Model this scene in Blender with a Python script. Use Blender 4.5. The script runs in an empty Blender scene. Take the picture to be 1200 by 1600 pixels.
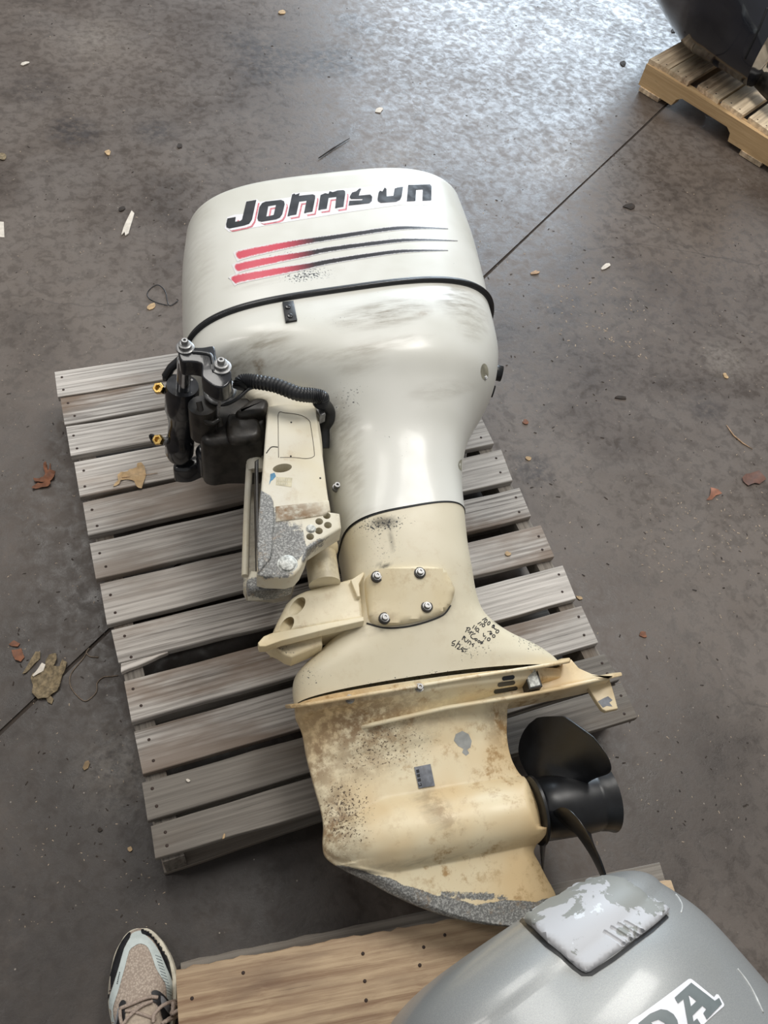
import bpy, bmesh, math, random
import numpy as np
from mathutils import Vector, Matrix
from mathutils.bvhtree import BVHTree
from mathutils.geometry import tessellate_polygon
random.seed(7)
sc = bpy.context.scene
COL = sc.collection
S = 0.89
# ------------------------------------------------------------------ camera
CAM = Vector((0.067, -0.343, 1.766)) * S
PITCH, ROLL, YAW = [math.radians(a) for a in (55.5, 14.2, 31.8)]
F = 1300.0
fw = Vector((math.sin(YAW)*math.cos(PITCH), math.cos(YAW)*math.cos(PITCH), -math.sin(PITCH)))
r0 = Vector((math.cos(YAW), -math.sin(YAW), 0)); u0 = r0.cross(fw)
RT = r0*math.cos(ROLL) + u0*math.sin(ROLL)
UP = -r0*math.sin(ROLL) + u0*math.cos(ROLL)
cam = bpy.data.cameras.new('camera'); co = bpy.data.objects.new('camera', cam); COL.objects.link(co)
cam.sensor_fit = 'VERTICAL'; cam.sensor_height = 24.0; cam.lens = F/1600*24.0; cam.clip_start = 0.02
M = Matrix((( RT.x, UP.x, -fw.x, CAM.x), (RT.y, UP.y, -fw.y, CAM.y), (RT.z, UP.z, -fw.z, CAM.z), (0,0,0,1)))
co.matrix_world = M
sc.camera = co
# ------------------------------------------------------------------ world, lights, exposure
sc.view_settings.view_transform = 'Standard'; sc.view_settings.look = 'None'
sc.view_settings.gamma = 1.0; sc.view_settings.use_curve_mapping = False
sc.view_settings.exposure = 0.0
w = bpy.data.worlds.new('shop_interior'); sc.world = w; w.use_nodes = True
w.node_tree.nodes['Background'].inputs[0].default_value = (0.90, 0.89, 0.88, 1)
w.node_tree.nodes['Background'].inputs[1].default_value = 0.36
def area(name, loc, target, sx, sy, power, color):
    l = bpy.data.lights.new(name, 'AREA'); l.shape = 'RECTANGLE'; l.size = sx; l.size_y = sy
    l.energy = power; l.color = color
    o = bpy.data.objects.new(name, l); COL.objects.link(o); o.location = loc
    d = Vector(target) - Vector(loc); o.rotation_euler = d.to_track_quat('-Z', 'Y').to_euler()
    return o
# the open loading door beyond the far right, and the ceiling lamps
area('door_daylight', (6.2, 8.9, 3.1), (1.2, 1.3, 0.6), 4.4, 4.2, 800, (0.74, 0.87, 1.0))
area('ceiling_lamp', (0.2, 3.4, 5.0), (0.4, 0.9, 0), 1.6, 2.4, 95, (1.0, 0.97, 0.92))
area('ceiling_lamp', (2.6, 1.4, 5.0), (0.6, 0.4, 0), 1.2, 1.8, 115, (1.0, 0.97, 0.92))
area('ceiling_lamp', (-2.2, 1.0, 5.0), (0.4, 0.4, 0), 0.5, 1.6, 34, (1.0, 0.95, 0.90))

# ------------------------------------------------------------------ helpers
def P(x, y, z):
    """point seen at pixel x,y of the 1200x1600 frame at real height z"""
    d = fw*F + RT*(x-600) - UP*(y-800)
    return CAM + d*((z-CAM.z)/d.z)
def J(v):
    d = Vector(v) - CAM; k = d.dot(fw)
    return (600 + F*d.dot(RT)/k, 800 - F*d.dot(UP)/k)
def ray(x, y):
    return (fw*F + RT*(x-600) - UP*(y-800)).normalized()
def origin(o):
    v = Vector((0,0,0))
    while o is not None:
        v = v + o.location; o = o.parent
    return v
def tag(o, label, cat, group=None, kind=None):
    if label: o['label'] = label
    if cat: o['category'] = cat
    if group: o['group'] = group
    if kind: o['kind'] = kind
    return o
def thing(name, label, cat, loc, group=None):
    o = bpy.data.objects.new(name, None); COL.objects.link(o); o.location = loc
    o.empty_display_size = 0.05
    return tag(o, label, cat, group)
def obj(name, verts, faces, mat, parent=None, smooth=True, sharp=None, local=False, attrs=None, loc=None):
    off = Vector((0,0,0))
    if parent is not None and not local: off = origin(parent)
    if parent is None and not local:
        if loc is None:
            n = len(verts); off = sum((Vector(v) for v in verts), Vector((0,0,0)))/n
            off.z = min(v[2] for v in verts)
        else: off = Vector(loc)
    me = bpy.data.meshes.new(name)
    me.from_pydata([tuple(Vector(v)-off) for v in verts], [], [tuple(f) for f in faces])
    me.update()
    bm = bmesh.new(); bm.from_mesh(me); bmesh.ops.recalc_face_normals(bm, faces=bm.faces)
    if smooth and sharp:
        th = math.radians(sharp)
        for e in bm.edges:
            if len(e.link_faces) == 2 and e.calc_face_angle(0) > th: e.smooth = False
    for f in bm.faces: f.smooth = smooth
    bm.to_mesh(me); bm.free()
    if attrs:
        for k, vals in attrs.items():
            a = me.attributes.new(k, 'FLOAT', 'POINT'); a.data.foreach_set('value', np.array(vals, dtype=np.float32))
    if mat is not None:
        for m in (mat if isinstance(mat, (list, tuple)) else [mat]): me.materials.append(m)
    o = bpy.data.objects.new(name, me); COL.objects.link(o)
    if parent is not None: o.parent = parent
    elif not local: o.location = off
    return o
def place(name, me, parent, world, rot=None, label=None):
    """another piece sharing mesh data"""
    o = bpy.data.objects.new(name, me); COL.objects.link(o); o.parent = parent
    o.location = Vector(world) - origin(parent)
    if rot is not None: o.rotation_euler = rot
    if label: o['label'] = label
    return o
def box_geo(c, ex, ey, ez):
    """oriented box: centre, three half-edge vectors"""
    c, ex, ey, ez = map(Vector, (c, ex, ey, ez)); v = []
    for k in (-1, 1):
        for a, b in ((-1,-1),(1,-1),(1,1),(-1,1)): v.append(c + ex*a + ey*b + ez*k)
    return v, [(0,3,2,1),(4,5,6,7),(0,1,5,4),(1,2,6,5),(2,3,7,6),(3,0,4,7)]
def prism_geo(poly, z0, z1, bevel=0.0, dome=0.0):
    """poly: list of world xy at z1 (top); straight sides down to z0; optional rounded upper edge"""
    n = len(poly); poly = [Vector((p[0], p[1])) for p in poly]
    area_ = sum(poly[i].x*poly[(i+1)%n].y - poly[(i+1)%n].x*poly[i].y for i in range(n))
    if area_ < 0: poly.reverse()
    def inset(d):
        out = []
        for i in range(n):
            a, b, c = poly[i-1], poly[i], poly[(i+1)%n]
            e1 = (b-a).normalized(); e2 = (c-b).normalized()
            n1 = Vector((-e1.y, e1.x)); n2 = Vector((-e2.y, e2.x))
            m = (n1+n2); m = m/max(m.length_squared/2, 0.35)
            out.append(b + m*d)
        return out
    rings = [([p for p in poly], z0), ([p for p in poly], z1-bevel)]
    if bevel > 0:
        for k in (1, 2, 3):
            a = k/3*math.pi/2
            rings.append((inset(bevel*(1-math.cos(a))), z1-bevel+bevel*math.sin(a)))
    v, f = [], []
    for ps, z in rings: v += [Vector((p.x, p.y, z)) for p in ps]
    for k in range(len(rings)-1):
        for i in range(n):
            j = (i+1) % n; f.append((k*n+i, k*n+j, (k+1)*n+j, (k+1)*n+i))
    f.append(tuple(range(n))[::-1]); f.append(tuple((len(rings)-1)*n+i for i in range(n)))
    return v, f
def smooth_poly(pts, k=6, closed=True):
    """Catmull-Rom through 2-D or n-D points"""
    n = len(pts); pts = [np.array(p, float) for p in pts]; out = []
    rng = range(n if closed else n-1)
    for i in rng:
        if closed: p0, p1, p2, p3 = pts[i-1], pts[i], pts[(i+1)%n], pts[(i+2)%n]
        else: p0, p1, p2, p3 = pts[max(i-1,0)], pts[i], pts[i+1], pts[min(i+2,n-1)]
        for j in range(k):
            t = j/k
            out.append(0.5*((2*p1)+(-p0+p2)*t+(2*p0-5*p1+4*p2-p3)*t*t+(-p0+3*p1-3*p2+p3)*t**3))
    if not closed: out.append(pts[-1])
    return out
def tube_geo(pts, rad, n=12, caps=True):
    pts = [Vector(p) for p in pts]; m = len(pts)
    if not isinstance(rad, (list, tuple)): rad = [rad]*m
    v, f = [], []; prev = None
    for i, p in enumerate(pts):
        t = (pts[min(i+1,m-1)] - pts[max(i-1,0)]).normalized()
        if prev is None:
            a = t.orthogonal().normalized()
        else:
            a = (prev - t*prev.dot(t)).normalized()
        prev = a; b = t.cross(a)
        for k in range(n):
            an = 2*math.pi*k/n; v.append(p + (a*math.cos(an)+b*math.sin(an))*rad[i])
    for i in range(m-1):
        for k in range(n):
            j = (k+1) % n; f.append((i*n+k, i*n+j, (i+1)*n+j, (i+1)*n+k))
    if caps: f.append(tuple(range(n))[::-1]); f.append(tuple((m-1)*n+k for k in range(n)))
    return v, f
def lathe_geo(a, axis, prof, n=32, caps=True):
    """prof: list of (distance along axis, radius)"""
    a = Vector(a); axis = Vector(axis).normalized()
    x = axis.orthogonal().normalized(); y = axis.cross(x); v, f = [], []
    for (d, r) in prof:
        for k in range(n):
            an = 2*math.pi*k/n; v.append(a + axis*d + (x*math.cos(an)+y*math.sin(an))*max(r,1e-5))
    for i in range(len(prof)-1):
        for k in range(n):
            j = (k+1) % n; f.append((i*n+k, i*n+j, (i+1)*n+j, (i+1)*n+k))
    if caps: f.append(tuple(range(n))[::-1]); f.append(tuple((len(prof)-1)*n+k for k in range(n)))
    return v, f
def join_geo(*gs):
    v, f = [], []
    for a, b in gs:
        o = len(v); v += list(a); f += [tuple(i+o for i in t) for t in b]
    return v, f
def cut(o, *geos):
    """carve solids out of a mesh part and keep the result as its mesh"""
    off = origin(o)
    v, f = join_geo(*geos)
    c = obj('cutter', [Vector(p)-off for p in v], f, o.data.materials[0], None, False, local=True)
    c.location = off
    bpy.context.view_layer.update()
    m = o.modifiers.new('b', 'BOOLEAN'); m.operation = 'DIFFERENCE'; m.object = c; m.solver = 'EXACT'
    bpy.context.view_layer.update()
    dg = bpy.context.evaluated_depsgraph_get()
    me = bpy.data.meshes.new_from_object(o.evaluated_get(dg))
    if len(me.polygons) < 6:
        m.solver = 'FAST'; bpy.context.view_layer.update(); dg = bpy.context.evaluated_depsgraph_get()
        me = bpy.data.meshes.new_from_object(o.evaluated_get(dg))
    o.modifiers.clear()
    if len(me.polygons) >= 6: o.data = me
    cm = c.data; bpy.data.objects.remove(c); bpy.data.meshes.remove(cm)
    return o
def sup(c, e): return math.copysign(abs(c)**e, c)
def loft(stations, sub=8, n=96, up=(0,-0.10,0.995), cap0=False, cap1=False):
    """stations: (Lx,Ly,Rx,Ry,zc,B,nL,nR). rings stand across the part."""
    st = smooth_poly(stations, sub, closed=False); up = Vector(up); v, f = [], []
    for s in st:
        L = Vector((s[0], s[1], s[4])); R = Vector((s[2], s[3], s[4])); c = (L+R)/2; a = (R-L)/2
        for k in range(n):
            t = 2*math.pi*k/n; cc, ss = math.cos(t), math.sin(t); nn = s[7] if cc > 0 else s[6]
            v.append(c + a*sup(cc, 2/nn) + up*(s[5]*sup(ss, 2/nn)))
    m = len(st)
    for i in range(m-1):
        for k in range(n):
            j = (k+1) % n; f.append((i*n+k, i*n+j, (i+1)*n+j, (i+1)*n+k))
    if cap0: f.append(tuple(range(n))[::-1])
    if cap1: f.append(tuple((m-1)*n+k for k in range(n)))
    return v, f, m, n
def st(Lp, Rp, zL, zR, zc, B, nL=2.6, nR=2.6):
    a = P(Lp[0], Lp[1], zL); b = P(Rp[0], Rp[1], zR)
    return (a.x, a.y, b.x, b.y, zc, B, nL, nR)
def inpoly(x, y, poly):
    c = False; n = len(poly)
    for i in range(n):
        x1, y1 = poly[i]; x2, y2 = poly[i-1]
        if (y1 > y) != (y2 > y) and x < (x2-x1)*(y-y1)/(y2-y1)+x1: c = not c
    return c
def bvh_of(*objs):
    v, f = [], []
    for o in objs:
        off = origin(o); b = len(v)
        v += [p.co + off for p in o.data.vertices]; f += [tuple(i+b for i in p.vertices) for p in o.data.polygons]
    return BVHTree.FromPolygons(v, f)
def on_surf(bvh, x, y, off):
    h = bvh.ray_cast(CAM, ray(x, y))
    if h[0] is None: return None
    nrm = h[1]
    if nrm.dot(ray(x, y)) > 0: nrm = -nrm
    return h[0] + nrm*off
def decal(name, polys, bvh, off, mat, parent, grid=7.0, depth=0.0004, attrfn=None, label=None):
    """polys: list of [outer, hole, ...] in pixels of the view; laid on the real surface as thin film"""
    bm = bmesh.new()
    for loops in polys:
        vl = [[Vector((p[0], p[1], 0)) for p in lp] for lp in loops]
        flat = [p for lp in vl for p in lp]
        vs = [bm.verts.new(p) for p in flat]
        for t in tessellate_polygon(vl):
            try: bm.faces.new([vs[i] for i in t])
            except ValueError: pass
    xs = [v.co.x for v in bm.verts]; ys = [v.co.y for v in bm.verts]
    g = min(xs) + grid
    while g < max(xs):
        bmesh.ops.bisect_plane(bm, geom=bm.verts[:]+bm.edges[:]+bm.faces[:], plane_co=(g,0,0), plane_no=(1,0,0)); g += grid
    g = min(ys) + grid
    while g < max(ys):
        bmesh.ops.bisect_plane(bm, geom=bm.verts[:]+bm.edges[:]+bm.faces[:], plane_co=(0,g,0), plane_no=(0,1,0)); g += grid
    bm.verts.ensure_lookup_table(); vv = []; px = []
    for i, q in enumerate(bm.verts):
        s_ = on_surf(bvh, q.co.x, q.co.y, off); vv.append(s_); px.append((q.co.x, q.co.y)); q.index = i
    ff = [tuple(q.index for q in fc.verts) for fc in bm.faces if all(vv[q.index] is not None for q in fc.verts)]
    vv = [p if p is not None else Vector((0,0,0)) for p in vv]
    used = sorted({i for t in ff for i in t}); mp = {i: k for k, i in enumerate(used)}
    at = None
    if attrfn: at = {k: [attrfn[k](*px[i]) for i in used] for k in attrfn}
    o = obj(name, [vv[i] for i in used], [tuple(mp[i] for i in t) for t in ff], mat, parent, True, attrs=at)
    bm.free()
    if label: o['label'] = label
    return o
def ribbon(pts, wd):
    """pixel polyline to a pixel polygon of width wd (number or list)"""
    pts = [np.array(p, float) for p in pts]; n = len(pts); l, r = [], []
    for i, p in enumerate(pts):
        t = pts[min(i+1,n-1)] - pts[max(i-1,0)]; t = t/(np.linalg.norm(t)+1e-9); nn = np.array([-t[1], t[0]])
        h = (wd[i] if isinstance(wd, (list, tuple)) else wd)/2
        l.append(tuple(p+nn*h)); r.append(tuple(p-nn*h))
    return l + r[::-1]

# ------------------------------------------------------------------ materials
def mat_new(name):
    m = bpy.data.materials.new(name); m.use_nodes = True; nt = m.node_tree
    b = nt.nodes['Principled BSDF']
    return m, nt, b
def N(nt, t, **kw):
    n = nt.nodes.new(t)
    for k, v in kw.items():
        if k == 'op': n.operation = v
        elif hasattr(n, k) and k not in ('inputs',): setattr(n, k, v)
    return n
def inp(nt, sock, val):
    if hasattr(val, 'links') or hasattr(val, 'is_output'): nt.links.new(val, sock)
    else: sock.default_value = val
def math_(nt, op, a, b=None, c=None, clamp=False):
    n = nt.nodes.new('ShaderNodeMath'); n.operation = op; n.use_clamp = clamp
    inp(nt, n.inputs[0], a)
    if b is not None: inp(nt, n.inputs[1], b)
    if c is not None: inp(nt, n.inputs[2], c)
    return n.outputs[0]
def mixc(nt, fac, a, b):
    n = nt.nodes.new('ShaderNodeMix'); n.data_type = 'RGBA'
    inp(nt, n.inputs[0], fac)
    for s_, v in ((n.inputs[6], a), (n.inputs[7], b)):
        if isinstance(v, tuple): s_.default_value = (*v[:3], 1)
        else: nt.links.new(v, s_)
    return n.outputs[2]
def coords(nt, scale=(1,1,1), rot=(0,0,0), loc=(0,0,0)):
    tc = nt.nodes.new('ShaderNodeTexCoord'); mp = nt.nodes.new('ShaderNodeMapping')
    mp.inputs['Scale'].default_value = scale; mp.inputs['Rotation'].default_value = rot; mp.inputs['Location'].default_value = loc
    nt.links.new(tc.outputs['Object'], mp.inputs[0]); return mp.outputs[0]
def noise(nt, vec, scale, detail=4, rough=0.55, dist=0.0):
    n = nt.nodes.new('ShaderNodeTexNoise'); n.inputs['Scale'].default_value = scale
    n.inputs['Detail'].default_value = detail; n.inputs['Roughness'].default_value = rough
    n.inputs['Distortion'].default_value = dist
    nt.links.new(vec, n.inputs['Vector']); return n.outputs[0]
def ramp(nt, fac, a, b, lo=0.0, hi=1.0):
    n = nt.nodes.new('ShaderNodeMapRange'); n.interpolation_type = 'SMOOTHSTEP'
    inp(nt, n.inputs[0], fac); n.inputs[1].default_value = a; n.inputs[2].default_value = b
    n.inputs[3].default_value = lo; n.inputs[4].default_value = hi
    return n.outputs[0]
def attr(nt, name):
    n = nt.nodes.new('ShaderNodeAttribute'); n.attribute_name = name; return n.outputs['Fac']
def bump(nt, b, h, strength=0.3, dist=0.002):
    n = nt.nodes.new('ShaderNodeBump'); n.inputs['Strength'].default_value = strength
    n.inputs['Distance'].default_value = dist; nt.links.new(h, n.inputs['Height'])
    nt.links.new(n.outputs[0], b.inputs['Normal'])
def srgb(r, g, b):
    f = lambda c: (c/255/12.92) if c/255 <= 0.04045 else ((c/255+0.055)/1.055)**2.4
    return (f(r), f(g), f(b))
def simple(name, col, rough=0.5, metal=0.0, var=0.25, scale=60, coat=0.0, bmp=0.15):
    m, nt, b = mat_new(name); v = coords(nt); n1 = noise(nt, v, scale, 5)
    d = tuple(c*(1-var) for c in col); l = tuple(min(1, c*(1+var)) for c in col)
    nt.links.new(mixc(nt, ramp(nt, n1, 0.3, 0.7), d, l), b.inputs['Base Color'])
    b.inputs['Metallic'].default_value = metal
    nt.links.new(ramp(nt, noise(nt, v, scale*0.5, 3), 0.3, 0.7, rough*0.8, min(1, rough*1.2)), b.inputs['Roughness'])
    b.inputs['Coat Weight'].default_value = coat
    if bmp: bump(nt, b, n1, bmp, 0.0006)
    return m
def paint_mat(name, base, second, mottle, rough, chipc=(0.03,0.035,0.04), coat=0.0, seam=0.0):
    """old paint: base, slow tint change, brown mottling, attribute-driven smears (dirt), chips and bare metal (wear)"""
    m, nt, b = mat_new(name); v = coords(nt)
    c = mixc(nt, ramp(nt, noise(nt, v, 5, 3), 0.35, 0.68), base, second)
    if mottle:
        n2 = noise(nt, v, 38, 8, 0.72); n3 = noise(nt, v, 7, 3)
        k = math_(nt, 'MULTIPLY', ramp(nt, n2, 0.50, 0.66), ramp(nt, n3, 0.38, 0.62, 0.15, 1.0))
        c = mixc(nt, math_(nt, 'MULTIPLY', k, mottle), c, (0.42, 0.27, 0.12))
    # smears
    vs = coords(nt, (14, 90, 40), (0, 0, -0.28))
    sm = ramp(nt, noise(nt, vs, 1.0, 6, 0.65), 0.32, 0.72)
    sm = math_(nt, 'MULTIPLY', attr(nt, 'dirt'), math_(nt, 'ADD', math_(nt, 'MULTIPLY', sm, 0.9), 0.15), clamp=True)
    c = mixc(nt, sm, c, (0.20, 0.165, 0.11))
    rst = math_(nt, 'MULTIPLY', attr(nt, 'rust'), ramp(nt, noise(nt, v, 60, 6, 0.7), 0.35, 0.6), clamp=True)
    c = mixc(nt, rst, c, (0.21, 0.12, 0.05))
    # chips
    nn = noise(nt, v, 260, 4, 0.7)
    ck = math_(nt, 'ADD', nn, math_(nt, 'MULTIPLY', attr(nt, 'chips'), 0.22))
    ck2 = ramp(nt, ck, 0.72, 0.745)
    c = mixc(nt, ck2, c, chipc)
    # bare metal
    nw = noise(nt, v, 55, 9, 0.7)
    wk = ramp(nt, math_(nt, 'ADD', math_(nt, 'MULTIPLY', math_(nt, 'ADD', math_(nt, 'MULTIPLY', nw, 0.6), math_(nt, 'MULTIPLY', noise(nt, v, 210, 5, .8), .5)), 0.9), attr(nt, 'wear')), 0.90, 0.99)
    met = mixc(nt, ramp(nt, noise(nt, v, 300, 5, 0.8), 0.45, 0.62), (0.13, 0.13, 0.125), (0.40, 0.40, 0.38))
    met = mixc(nt, ramp(nt, noise(nt, v, 35, 6, .7), 0.55, 0.68, 0, .7), met, (0.30, 0.22, 0.14))
    c = mixc(nt, wk, c, met)
    dk = attr(nt, 'dark')
    c = mixc(nt, math_(nt, 'MULTIPLY', dk, ramp(nt, noise(nt, v, 120, 5, .7), 0.3, 0.6, 0.75, 1.0), clamp=True), c, (0.018, 0.017, 0.016))
    nt.links.new(c, b.inputs['Base Color'])
    rr = math_(nt, 'ADD', rough, math_(nt, 'MULTIPLY', ramp(nt, noise(nt, v, 30, 5), 0.3, 0.7), 0.12))
    rr = math_(nt, 'ADD', rr, math_(nt, 'MULTIPLY', sm, 0.25), clamp=True)
    nt.links.new(rr, b.inputs['Roughness']); b.inputs['Coat Weight'].default_value = coat; b.inputs['Coat Roughness'].default_value = 0.12
    h = math_(nt, 'SUBTRACT', math_(nt, 'MULTIPLY', noise(nt, v, 90, 6, .6), 0.25), math_(nt, 'ADD', ck2, math_(nt, 'MULTIPLY', wk, nw)))
    bump(nt, b, h, 0.35, 0.0007)
    return m
M_COWL = paint_mat('aged_white_cowl_paint', srgb(219,219,212), srgb(211,211,202), 0.0, 0.30, coat=0.18)
M_MID = paint_mat('aged_cream_paint', srgb(225,217,194), srgb(217,208,182), 0.12, 0.34)
M_GEAR = paint_mat('yellowed_cream_paint', srgb(230,219,188), srgb(216,190,146), 1.0, 0.38, (0.09,0.06,0.035))
M_BRKT = paint_mat('corroded_cream_paint', srgb(216,212,198), srgb(210,200,172), 0.35, 0.42)
M_MOUNT = paint_mat('tan_cream_paint', srgb(226,215,186), srgb(216,198,158), 0.35, 0.38)
M_BLACK = simple('black_painted_metal', (0.014,0.015,0.018), 0.22, 0.0, 0.4, 40, coat=0.3)
M_RUB = simple('black_rubber', (0.010,0.011,0.013), 0.42, 0.0, 0.3, 60)
M_PROP = simple('black_propeller_paint', (0.007,0.0075,0.009), 0.36, 0.0, 0.5, 25)
M_GUNK = simple('greasy_black_casting', (0.022,0.019,0.016), 0.38, 0.0, 0.7, 45, bmp=0.6)
M_STEEL = simple('dull_steel', (0.30,0.30,0.30), 0.42, 0.75, 0.35, 90)
M_CHROME = simple('ram_chrome', (0.35,0.36,0.38), 0.16, 1.0, 0.2, 40)
M_BRASS = simple('brass', (0.62,0.42,0.14), 0.28, 1.0, 0.25, 80)
M_ANODE = simple('zinc_anode', (0.50,0.51,0.48), 0.6, 0.3, 0.45, 220, bmp=0.8)
M_WHITE = simple('white_decal', srgb(236,236,240), 0.3, 0, 0.05, 30, bmp=0)
M_INK = simple('decal_ink', (0.010,0.011,0.015), 0.62, 0, 0.3, 80, bmp=0)
M_RED = simple('decal_red', srgb(205,120,130), 0.4, 0, 0.25, 200, bmp=0)
M_PEN = simple('marker_ink', (0.015,0.015,0.018), 0.5, 0, 0.3, 80, bmp=0)
M_PALEBLUE = simple('blue_paint_fleck', srgb(70,130,165), 0.5)
M_GREYPLATE = simple('grey_plastic_intake', srgb(112,116,124), 0.5, 0, 0.3, 90)
M_SEALANT = simple('grey_sealer_patch', srgb(152,154,152), 0.5, 0, 0.12, 60)
def floor_mat():
    m, nt, b = mat_new('stained_concrete'); v = coords(nt)
    big = noise(nt, v, 1.1, 5, 0.6); mid = noise(nt, v, 4.2, 7, 0.62, 0.6); fine = noise(nt, v, 34, 8, 0.7, 0.4)
    c = mixc(nt, ramp(nt, big, 0.32, 0.68), srgb(78,68,61), srgb(107,97,89))
    c = mixc(nt, math_(nt, 'MULTIPLY', ramp(nt, mid, 0.42, 0.70), 0.55), c, srgb(110,102,96))
    c = mixc(nt, math_(nt, 'MULTIPLY', ramp(nt, mid, 0.46, 0.28), 0.40), c, srgb(50,44,41))
    c = mixc(nt, math_(nt, 'MULTIPLY', ramp(nt, fine, 0.55, 0.40), 0.36), c, srgb(52,46,42))
    c = mixc(nt, math_(nt, 'MULTIPLY', ramp(nt, noise(nt, v, 90, 6, .8), 0.56, 0.7), 0.35), c, srgb(128,119,111))
    # darker, browner near side: shade painted in on top of darker concrete
    sep = nt.nodes.new('ShaderNodeSeparateXYZ'); nt.links.new(v, sep.inputs[0])
    # blotches with a place of their own; those near the shoe paint in shade
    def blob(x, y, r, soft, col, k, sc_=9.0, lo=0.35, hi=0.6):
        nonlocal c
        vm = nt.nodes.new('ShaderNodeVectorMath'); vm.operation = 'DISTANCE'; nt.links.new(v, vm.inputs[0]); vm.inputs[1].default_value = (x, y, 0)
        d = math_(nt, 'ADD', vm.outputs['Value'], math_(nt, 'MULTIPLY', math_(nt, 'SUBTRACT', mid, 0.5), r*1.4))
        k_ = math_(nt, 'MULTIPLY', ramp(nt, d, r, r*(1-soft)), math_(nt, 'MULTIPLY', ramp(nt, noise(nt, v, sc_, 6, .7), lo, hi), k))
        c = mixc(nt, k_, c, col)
    for (px, py, r, k) in ((430,90,.22,.8),(520,95,.16,.85),(120,205,.10,.8),(245,205,.10,.7),(55,140,.14,.4),(835,730,.07,.8),(1105,640,.08,.6),(700,1300,.12,.4),(350,1400,.22,.5),(865,480,.10,.6),(560,40,.12,.6),(380,60,.12,.5),(40,1450,.2,.5),(150,640,.12,.45),(980,480,.08,.35)):
        q = P(px, py, 0); blob(q.x, q.y, r, 0.7, srgb(52,47,47), k, 40)
    for (px, py, r, k) in ((150,1380,.55,.85),(420,1420,.4,.85),(1120,1250,.4,.5),(90,1000,.4,.6),(60,760,.3,.3)):  # wide dark blobs: the dimmer near side painted into the floor colour
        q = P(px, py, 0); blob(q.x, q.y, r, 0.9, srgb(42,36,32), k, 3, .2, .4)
    for (px, py, r, k) in ((620,255,.18,.35),(150,60,.2,.3),(1130,560,.10,.35),(900,250,.25,.3),(200,1190,.12,.25)):
        q = P(px, py, 0); blob(q.x, q.y, r, 0.9, srgb(150,142,132), k, 60)
    # pale scuffs
    vs = coords(nt, (1.2, 16, 1), (0,0,0.5)); sc1 = noise(nt, vs, 1.4, 6, .7)
    c = mixc(nt, math_(nt, 'MULTIPLY', ramp(nt, sc1, 0.69, 0.76), 0.35), c, srgb(158,150,144))
    # hairline cracks
    cr = nt.nodes.new('ShaderNodeTexVoronoi'); cr.feature = 'DISTANCE_TO_EDGE'; cr.inputs['Scale'].default_value = 1.15
    wv = nt.nodes.new('ShaderNodeVectorMath'); wv.operation = 'ADD'; nt.links.new(v, wv.inputs[0])
    nz = nt.nodes.new('ShaderNodeTexNoise'); nz.inputs['Scale'].default_value = 3.0; nz.inputs['Detail'].default_value = 6; nt.links.new(v, nz.inputs['Vector'])
    ms = nt.nodes.new('ShaderNodeVectorMath'); ms.operation = 'SCALE'; nt.links.new(nz.outputs['Color'], ms.inputs[0]); ms.inputs['Scale'].default_value = 0.35
    nt.links.new(ms.outputs[0], wv.inputs[1]); nt.links.new(wv.outputs[0], cr.inputs['Vector'])
    ck = math_(nt, 'MULTIPLY', ramp(nt, cr.outputs['Distance'], 0.006, 0.0), ramp(nt, big, 0.48, 0.6))
    c = mixc(nt, math_(nt, 'MULTIPLY', ck, 0.35), c, srgb(48,43,40))
    # light grains
    vo = nt.nodes.new('ShaderNodeTexVoronoi'); vo.inputs['Scale'].default_value = 42; nt.links.new(v, vo.inputs['Vector'])
    sp = math_(nt, 'MULTIPLY', ramp(nt, vo.outputs['Distance'], 0.075, 0.04), ramp(nt, noise(nt, v, 19, 2), 0.50, 0.60))
    c = mixc(nt, math_(nt, 'MULTIPLY', sp, 0.55), c, srgb(180,170,158))
    vo2 = nt.nodes.new('ShaderNodeTexVoronoi'); vo2.inputs['Scale'].default_value = 30; nt.links.new(v, vo2.inputs['Vector'])
    sp2 = math_(nt, 'MULTIPLY', ramp(nt, vo2.outputs['Distance'], 0.10, 0.05), ramp(nt, noise(nt, v, 11, 2), 0.55, 0.62))
    c = mixc(nt, math_(nt, 'MULTIPLY', sp2, 0.7), c, srgb(40,34,30))
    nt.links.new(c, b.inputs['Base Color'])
    rg = math_(nt, 'ADD', ramp(nt, mid, 0.3, 0.7, 0.28, 0.42), ramp(nt, fine, 0.35, 0.65, 0.0, 0.24))
    nt.links.new(rg, b.inputs['Roughness'])
    c_ = 0
    h = math_(nt, 'ADD', math_(nt, 'MULTIPLY', fine, 0.9), math_(nt, 'MULTIPLY', noise(nt, v, 110, 6, .7, 0.5), 0.6))
    bump(nt, b, h, 0.24, 0.0020)
    return m
M_FLOOR = floor_mat()
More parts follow.
